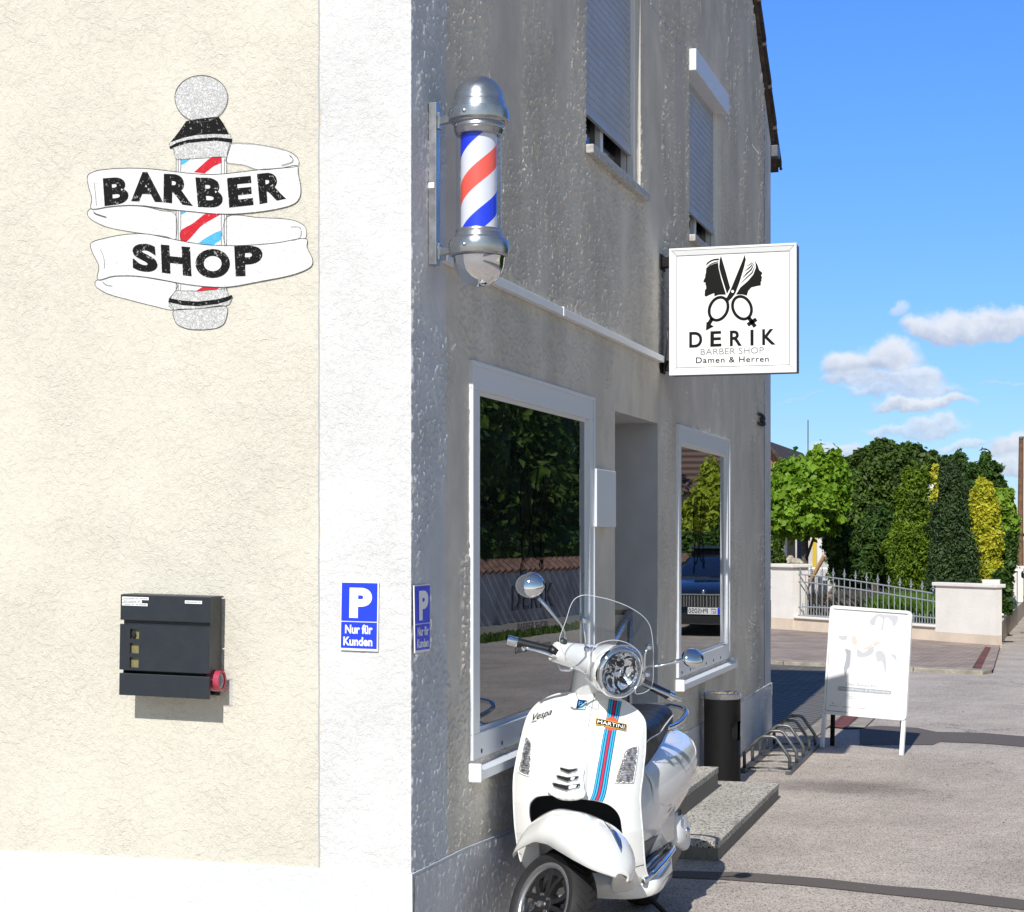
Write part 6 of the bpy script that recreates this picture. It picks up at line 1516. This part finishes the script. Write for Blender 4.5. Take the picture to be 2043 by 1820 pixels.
m = MB(); m.add([(.604, 1.02, .335), (.612, 1.16, .335), (.625, 1.30, .40), (.60, 1.02, .40)], [(0,1,2,3)]); m.build('footrest_insert', M['floor_mat'], sco, solid=.008)
m = MB(); m.loft([sec(y, x, .028, z0, z1, p=.8, n=16) for y, x, z0, z1 in ((1.52, .625, .33, .46), (1.60, .65, .30, .45), (1.68, .655, .27, .42), (1.76, .645, .26, .36))]); pf3 = m.build('passenger_footpeg', M['alu_white'], sco, smooth=True)
m = MB(); m.ball((.68, 1.64, .36), .014, .02, .024, 8); m.build('hinge', M['chrome'], pf3, smooth=True)
m = MB()
rows = cat([(1.06, .447, .11, .66, .80), (1.12, .447, .145, .65, .86), (1.25, .447, .155, .66, .885), (1.45, .448, .15, .68, .875), (1.62, .448, .138, .70, .885), (1.80, .449, .128, .73, .895), (1.95, .45, .105, .75, .88), (2.02, .45, .06, .78, .86)])
m.loft([sec(*r, p=.62) for r in rows]); se = m.build('seat', M['seat'], sco, smooth=True)
m = MB(); m.tube([Vector((cx+hw*.985+.003, y, z0+(z1-z0)*.66)) for y, cx, hw, z0, z1 in rows[2:-6]], .003, 6); m.build('piping', M['alu_white'], se, smooth=True)
m = MB(); m.loft([sec(y, .452, hw, z0, z1, p=.7, n=20) for y, hw, z0, z1 in ((1.02, .17, .70, .93), (1.05, .165, .69, .90), (1.10, .12, .68, .80))]); m.build('glove_box', M['seat'], sco, smooth=True)
gr_ = [(.575, 1.72, .80), (.592, 1.86, .805), (.60, 2.0, .825), (.585, 2.10, .845), (.52, 2.16, .855), (.45, 2.17, .855), (.38, 2.16, .855), (.315, 2.10, .845), (.30, 2.0, .825), (.32, 1.78, .80)]
m = MB(); m.tube(spo3 if False else crspline([Vector(p) for p in gr_], 5, False), .0115, 10); m.build('grab_rail', M['chrome'], sco, smooth=True)
m = MB(); m.ball((.47, 2.19, .70), .05, .03, .045, 8); m.build('tail_light', M['magenta'], sco, smooth=True)
# rear wheel, engine, stand
rc = Vector((.45, 1.80, .217))
m = MB(); m.lathe([(.15, -.04), (.15, .04)], rc, (1, 0, 0), 36); rw = m.build('rear_wheel', M['blackp'], sco, smooth=True)
m = MB(); m.lathe([(r, h) for r, h in tp], rc, (1, 0, 0), 48); m.build('tyre', M['rubber'], rw, smooth=True)
m = MB(); m.lathe([(.001, -.02), (.13, -.03), (.15, -.04)], rc, (1, 0, 0), 36); m.build('rim', M['rimlip'], rw, smooth=True)
m = MB(); m.loft([sec(y, .56, .05, z0, z1, p=.7, n=20) for y, z0, z1 in ((1.35, .20, .32), (1.5, .16, .34), (1.75, .17, .33), (1.88, .20, .29))]); m.build('engine_case', M['box_side'], sco, smooth=True)
m = MB(); m.tube([(.33, 1.3, .2), (.32, 1.55, .2), (.31, 1.6, .22), (.31, 1.98, .27), (.31, 2.0, .27)], [.02, .02, .05, .055, .02], 14); m.build('exhaust', M['steel'], sco, smooth=True, auto=50)
m = MB(); m.tube([(.54, 1.30, .18), (.585, 1.42, .09), (.635, 1.50, .012), (.66, 1.53, .010)], [.012, .011, .010, .012], 8); m.tube([(.625, 1.47, .006), (.665, 1.55, .006)], .012, 8); m.build('side_stand', M['blackmat'], sco, smooth=True)
# ------------------------------------------------------------------ the other side of the street (seen mirrored in the panes)
def sheetZ(name, pts, z, mat): return gsheet(name, pts, z, mat)
W0, W1_ = Vector((7.45, 20.5, 0)), Vector((6.15, 33.5, 0))
wd = (W1_-W0).normalized(); W0 = W0-wd*34; wn = Vector((-wd.y, wd.x, 0))
if wn.x > 0: wn = -wn
gw = thing('boundary_wall', (W1_.x, W1_.y, 0), 'grey rendered boundary wall with red tiled top across the street', 'wall')
W2 = W1_+wd*3
def prism(a, b, x0, x1, z0, z1, mat, name, par):
    m = MB(); V = [a+wn*x0, a+wn*x1, b+wn*x1, b+wn*x0]; m.add([v+Vector((0, 0, z0)) for v in V]+[v+Vector((0, 0, z1)) for v in V], [(3,2,1,0),(4,5,6,7),(0,1,5,4),(1,2,6,5),(2,3,7,6),(3,0,4,7)]); return m.build(name, mat, par)
prism(W0, W2, -.12, .12, 0, 1.0, M['wallgrey'], 'wall', gw)
m = MB(); n = 170; Lw = (W2-W0).length
for i in range(n):
    c = W0+wd*(Lw*(i+.5)/n)
    for sd in (1, -1): m.tube([c+wn*0+Vector((0, 0, 1.19)), c+wn*.22*sd+Vector((0, 0, 1.0))], .062, 6)
m.build('coping_tiles', M['tile_red'], gw)
gsheet('pavement', [tuple((W0+wn*.1)[:2]), tuple((W0+wn*1.35)[:2]), tuple((W2+wn*1.35)[:2]), tuple((W2+wn*.1)[:2])], .06, plain('far_pavement', (.27, .25, .22), .9, 0, .2))
o = leafobj('verge_grass', None, None, None) if False else None
vr = np.random.default_rng(5); nb = 9000; s = vr.random(nb)[:, None]
P = np.array(W0)*(1-s)+np.array(W2)*s+np.array(wn)*(1.4+vr.random(nb)[:, None]*.22); a = vr.normal(size=(nb, 3)); a[:, 2] = 0; a *= .03; h = np.array([0, 0, .12])*vr.random(nb)[:, None]
tag(leafobj('verge_grass', np.stack([P-a, P+a*.2+h, P+h*1.2+a, P+a], 1).reshape(-1, 3), M['lf_dark'], None), 'thin line of weeds along the far kerb', 'grass', kind='stuff')
rg_ = random.Random(4)
for i in range(9):
    y = 10+i*4.2; x = 10.3-.04*i+rg_.uniform(-.5, .8)
    c = Vector((x, y+rg_.uniform(-1, 1), 0)); E3 = [(c+Vector((0, 0, 4.2)), (2.3, 2.4, 2.6)), (c+Vector((-.6, 1, 2.4)), (1.7, 1.9, 1.7)), (c+Vector((0, -1, 6.0)), (2., 2., 1.7)), (c+Vector((-.9, -.6, 3.4)), (1.2, 1.4, 1.6)), (c+Vector((-.9, .3, 1.2)), (1.5, 2.4, 1.2))]
    tree('street_tree', 'tall dense dark green tree behind the boundary wall across the street', 'tree', c, E3, .13, 5200, M['lf_dark'] if i % 3 else M['lf_mid'], .16, 100+i, .55, 45, .55, core=.7, group='trees behind the boundary wall', limbs=3)
# conifer, house, fence posts and car at the end
c = Vector((5.75, 38.5, 0)); E3 = [(c+Vector((0, 0, 1.0+.31*i)), (1.0*(1-(i/8)**1.3)+.08, 1.0*(1-(i/8)**1.3)+.08, .45)) for i in range(8)]
tree('yellow_conifer', 'plump yellow-green conifer across the street', 'conifer', c, E3, .085, 9500, M['lf_yg'], .09, 60, .5, 50, .6, core=.75)
hr_ = Vector((7, 48, 0)); t = thing('tiled_house', hr_, 'house with large dark tiled roof across the street', 'house')
m = MB(); m.box((3.3, 48, 0), (18, 56, 3.2)); m.build('wall', M['house_white'], t)
m = MB(); m.add([(3, 47.4, 3.0), (18.5, 47.4, 3.0), (18.5, 52, 7.0), (3, 52, 7.0), (3, 56.6, 3.0), (18.5, 56.6, 3.0)], [(0, 1, 2, 3), (3, 2, 5, 4)])
tt = NT('far_roof_tiles'); wv = tt.n('ShaderNodeTexWave'); wv.bands_direction = 'Z'; tt.put(wv.inputs['Vector'], tt.pos()); wv.inputs['Scale'].default_value = 1.6
tt.bsdf(color=tt.mix(wv.outputs[0], (.05, .03, .025), (.16, .10, .08)), rough=.9); m.build('roof', tt.m, t, solid=.2)
hc_ = Vector((4.6, 36.2, 0)); tree('clipped_hedge', 'dark hedge below the yellow conifer', 'hedge', hc_, [(Vector((4.2+.9*i, 36.4, .9)), (.8, .6, .85)) for i in range(4)], .08, 8000, M['lf_mid'], .04, 61, .5, 40, .5, core=.75)
# dark saloon car parked facing us
cx, cy = 2.96, 22.2
car = thing('parked_car', (cx, cy+2.2, 0), 'dark blue saloon car parked beyond the forecourt facing the camera', 'car')
def cs_(y, hw, z0, z1, zs=.0, k=.5):   # y measured from the nose
    hh = [(-hw*.97, z0), (-hw, z0+.14), (-hw, (z0+z1)*.55), (-hw*.93, z1-.05), (-hw*.78, z1), (hw*.78, z1), (hw*.93, z1-.05), (hw, (z0+z1)*.55), (hw, z0+.14), (hw*.97, z0)]
    return [Vector((cx+x, cy+y, z)) for x, z in hh]
m = MB(); m.loft([cs_(.0, .74, .24, .62), cs_(.06, .84, .20, .70), cs_(.22, .90, .19, .78), (cs_(.9, .92, .19, .90)), cs_(1.25, .92, .19, .95), cs_(3.4, .92, .19, .98), cs_(4.3, .88, .22, .96), cs_(4.55, .76, .3, .85)]); body = m.build('body', M['carpaint'], car, smooth=True, auto=40, sub=0, bevel=.02)
m = MB(); g = lambda y, hw, z: [Vector((cx+x*hw, cy+y, zz)) for x, zz in ((-1, .93), (-.97, z*.55+.93*.45), (-.72, z), (.72, z), (.97, z*.55+.93*.45), (1, .93))]
m.loft([g(1.15, .84, .95), g(1.55, .80, 1.18), g(2.05, .74, 1.40), g(2.7, .74, 1.44), g(3.4, .76, 1.36), g(4.0, .80, 1.05)]); m.build('cabin_glass', M['glass'], car, smooth=True, auto=35)
m = MB(); m.box((cx-.60, cy+1.98, 1.405), (cx+.60, cy+3.2, 1.455)); m.build('roof', M['carpaint'], car, bevel=.02)
m = MB(); m.loft([[(cx-.46, cy-.012, .48), (cx+.46, cy-.012, .48), (cx+.52, cy-.0, .68), (cx-.52, cy-.0, .68)], [(cx-.46, cy+.02, .48), (cx+.46, cy+.02, .48), (cx+.52, cy+.04, .68), (cx-.52, cy+.04, .68)]]); gr = m.build('grille', M['dark'], car)
m = MB()
for i in range(21): x = cx-.48+.96*i/20; m.box((x-.006, cy-.022, .49), (x+.006, cy-.010, .67))
m.box((cx-.53, cy-.03, .68), (cx+.53, cy+.0, .70)); m.build('grille_bar', M['steel'], gr)
m = MB(); m.box((cx-.62, cy-.005, .24), (cx+.62, cy+.03, .36)); m.build('lower_intake', M['dark'], car)
m = MB(); m.ball((cx, cy-.02, .735), .035, .02, .035, 8); m.build('bonnet_badge', M['chrome'], car)
for s_ in (-1, 1):
    m = MB(); m.loft([[(cx+s_*.55, cy+.0, .60), (cx+s_*.86, cy+.10, .64), (cx+s_*.88, cy+.14, .73), (cx+s_*.56, cy+.03, .69)], [(cx+s_*.55, cy+.08, .60), (cx+s_*.86, cy+.2, .64), (cx+s_*.88, cy+.25, .73), (cx+s_*.56, cy+.12, .69)]]); m.build('headlight', M['lens'], car)
    m = MB(); m.box((cx+s_*.95-.09, cy+1.45, .95), (cx+s_*.95+.09, cy+1.58, 1.07)); m.build('door_mirror', M['carpaint'], car, bevel=.03)
    for yy in (.85, 3.6):
        m = MB(); m.lathe([(.001, -.1), (.22, -.1), (.23, -.11), (.31, -.11), (.33, -.08), (.33, .08), (.31, .11), (.001, .11)], (cx+s_*.82, cy+yy, .33), (1, 0, 0), 28); w_ = m.build('wheel', M['rubber'], car, smooth=True, auto=40)
        m = MB(); m.lathe([(.001, .116*s_), (.2, .118*s_), (.215, .10*s_)], (cx+s_*.82, cy+yy, .33), (1, 0, 0), 24); m.build('rim', M['steel'], w_)
m = MB(); m.box((cx-.26, cy-.035, .37), (cx+.26, cy-.022, .48)); pl_ = m.build('number_plate', M['sign_white'], car)
m = MB(); m.box((cx-.258, cy-.037, .373), (cx-.215, cy-.0352, .477)); m.build('country_band', M['sign_blue'], pl_)
m = MB(); fpl = lambda x, z: Vector((x, cy-.0375, z))
glyph(m, 'GT', (cx-.20, .465), (cx-.11, .465), (cx-.11, .385), (cx-.20, .385), fpl, off=.01); glyph(m, 'PH5050', (cx-.06, .465), (cx+.245, .465), (cx+.245, .385), (cx-.06, .385), fpl, off=.01); m.build('lettering', M['ink'], pl_)
# ------------------------------------------------------------------ sky, sun, view
SUN_TAN = .81; SX = -.016
L = Vector((SX, 1, -SUN_TAN)).normalized()
sd = bpy.data.lights.new('sun', 'SUN'); so_ = bpy.data.objects.new('sun', sd); COL.objects.link(so_)
so_.rotation_euler = L.to_track_quat('-Z', 'Y').to_euler(); sd.energy = 4.15; sd.angle = math.radians(.5); sd.color = (1, .965, .90)
w = bpy.data.worlds.new('World'); SC.world = w; w.use_nodes = True; nt = w.node_tree; nt.nodes.clear()
class WN(NT):
    def __init__(s): s.t = nt
Wn = WN()
outw = Wn.n('ShaderNodeOutputWorld'); bg = Wn.n('ShaderNodeBackground'); sky = Wn.n('ShaderNodeTexSky')
sky.sky_type = 'NISHITA'; sky.sun_disc = False; sky.sun_elevation = math.atan(SUN_TAN); sky.sun_rotation = math.radians(180)+math.atan(SX)*-1
sky.altitude = 300; sky.air_density = 1.15; sky.dust_density = .0; sky.ozone_density = 2.0
nt.links.new(bg.outputs[0], outw.inputs[0]); bg.inputs[1].default_value = .09
dirn = Wn.n('ShaderNodeTexCoord').outputs['Generated']
def dot(v):
    nd = Wn.n('ShaderNodeVectorMath', operation='DOT_PRODUCT'); Wn.put(nd.inputs[0], dirn); nd.inputs[1].default_value = v; return nd.outputs['Value']
# fixed compass bearing of the cloud bank (a world direction), tangent-plane coordinates round it
df, dr, du = dot(tuple(FWD)), dot(tuple(RGT)), dot((0, 0, 1))
dfc = Wn.math('MAXIMUM', df, .05); p = Wn.math('DIVIDE', dr, dfc); q = Wn.math('DIVIDE', du, dfc)
cmb = Wn.n('ShaderNodeCombineXYZ'); Wn.put(cmb.inputs[0], p); Wn.put(cmb.inputs[1], q)
n1 = Wn.noise(cmb.outputs[0], 26, 7, .58); n2c = Wn.n('ShaderNodeMapping'); Wn.put(n2c.inputs[0], cmb.outputs[0]); n2c.inputs['Location'].default_value = (3.3, 1.7, 0); n2 = Wn.noise(n2c.outputs[0], 26, 7, .58)
pw = Wn.math('ADD', p, Wn.math('MULTIPLY', Wn.math('SUBTRACT', n1, .5), .036)); qw = Wn.math('ADD', q, Wn.math('MULTIPLY', Wn.math('SUBTRACT', n2, .5), .036))
mask = None; top = None; wsum = None
for (u, v, a, b, s) in ((1865,672,60,36,.95),(1930,655,75,42,1),(2010,660,90,46,1),(2100,665,80,50,1),(1790,640,26,30,.5),(1705,738,58,44,.95),(1775,728,62,48,1),(1830,765,60,38,.8),(1720,765,85,26,.8),(1800,785,110,24,.7),(1845,812,88,24,1),(1800,862,62,20,.55),(1860,850,50,26,.7),(1922,888,40,18,.6),(1665,905,55,24,.75),(1690,920,80,24,.5),(2030,905,60,44,1),(2110,890,80,50,1),(2020,935,70,25,.8),(1760,905,60,20,.4),(1590,800,40,8,.12),(2060,765,95,6,.25)):
    pc, qc, aa, bb = (u-CX)/FP, (HY-v)/FP, a*1.36/FP, b*1.0/FP
    x = Wn.math('DIVIDE', Wn.math('SUBTRACT', pw, pc), aa); dy = Wn.math('DIVIDE', Wn.math('SUBTRACT', qw, qc), bb)
    yy = Wn.math('MAXIMUM', dy, Wn.math('MULTIPLY', dy, -1.9)); d = Wn.math('SQRT', Wn.math('ADD', Wn.math('MULTIPLY', x, x), Wn.math('MULTIPLY', yy, yy)))
    mk = Wn.smooth(d, 1.02, .55, 0, min(1, s*1.1)); tw = Wn.math('MULTIPLY', mk, dy)
    mask = mk if mask is None else Wn.math('MAXIMUM', mask, mk); top = tw if top is None else Wn.math('ADD', top, tw); wsum = mk if wsum is None else Wn.math('ADD', wsum, mk)
tf = Wn.math('DIVIDE', top, Wn.math('MAXIMUM', wsum, .05)); n3 = Wn.noise(cmb.outputs[0], 60, 5, .6)
tf = Wn.math('ADD', tf, Wn.math('MULTIPLY', Wn.math('SUBTRACT', n3, .5), 1.6))
ccol = Wn.mix(Wn.smooth(tf, -.7, .75), (4.3, 5.0, 6.5), (8.0, 8.3, 8.9))
hsv = Wn.n('ShaderNodeHueSaturation'); Wn.put(hsv.inputs['Color'], sky.outputs[0]); hsv.inputs['Saturation'].default_value = 1.0; hsv.inputs['Value'].default_value = 1.0
front = Wn.math('GREATER_THAN', df, .1)
# the part of the sky away from the sun is the deepest blue
deep = Wn.mix(Wn.smooth(du, .0, .30), (.48, .71, 1.14), (.47, .87, 1.70))
deep = Wn.mix(Wn.smooth(df, -.2, .6), (1, .97, .93), deep)
tone = Wn.n('ShaderNodeMix', data_type='RGBA', blend_type='MULTIPLY'); tone.inputs[0].default_value = 1; Wn.put(tone.inputs[6], hsv.outputs[0]); Wn.put(tone.inputs[7], deep)
# scattered white cloud, added out of view to keep the ambient light neutral
cv = Wn.n('ShaderNodeVectorMath', operation='DIVIDE'); Wn.put(cv.inputs[0], dirn); zc = Wn.math('ADD', Wn.math('ABSOLUTE', du), .15); c3_ = Wn.n('ShaderNodeCombineXYZ'); [Wn.put(c3_.inputs[i], zc) for i in range(3)]; nt.links.new(c3_.outputs[0], cv.inputs[1])
rest = Wn.math('MULTIPLY', Wn.smooth(Wn.noise(cv.outputs[0], 1.3, 6, .6), .58, .72), Wn.smooth(df, .75, .5))
mask = Wn.math('ADD', Wn.math('MULTIPLY', mask, front), Wn.math('MULTIPLY', rest, .7), clamp=True)
Wn.put(bg.inputs[0], Wn.mix(Wn.math('MULTIPLY', mask, .93), tone.outputs[2], ccol))
vs = SC.view_settings; vs.view_transform = 'Standard'; vs.look = 'None'; vs.exposure = .25; vs.gamma = 1; vs.use_curve_mapping = False
SC.render.engine = 'CYCLES'; cy_ = SC.cycles; cy_.max_bounces = 8; cy_.transparent_max_bounces = 12; cy_.use_denoising = True
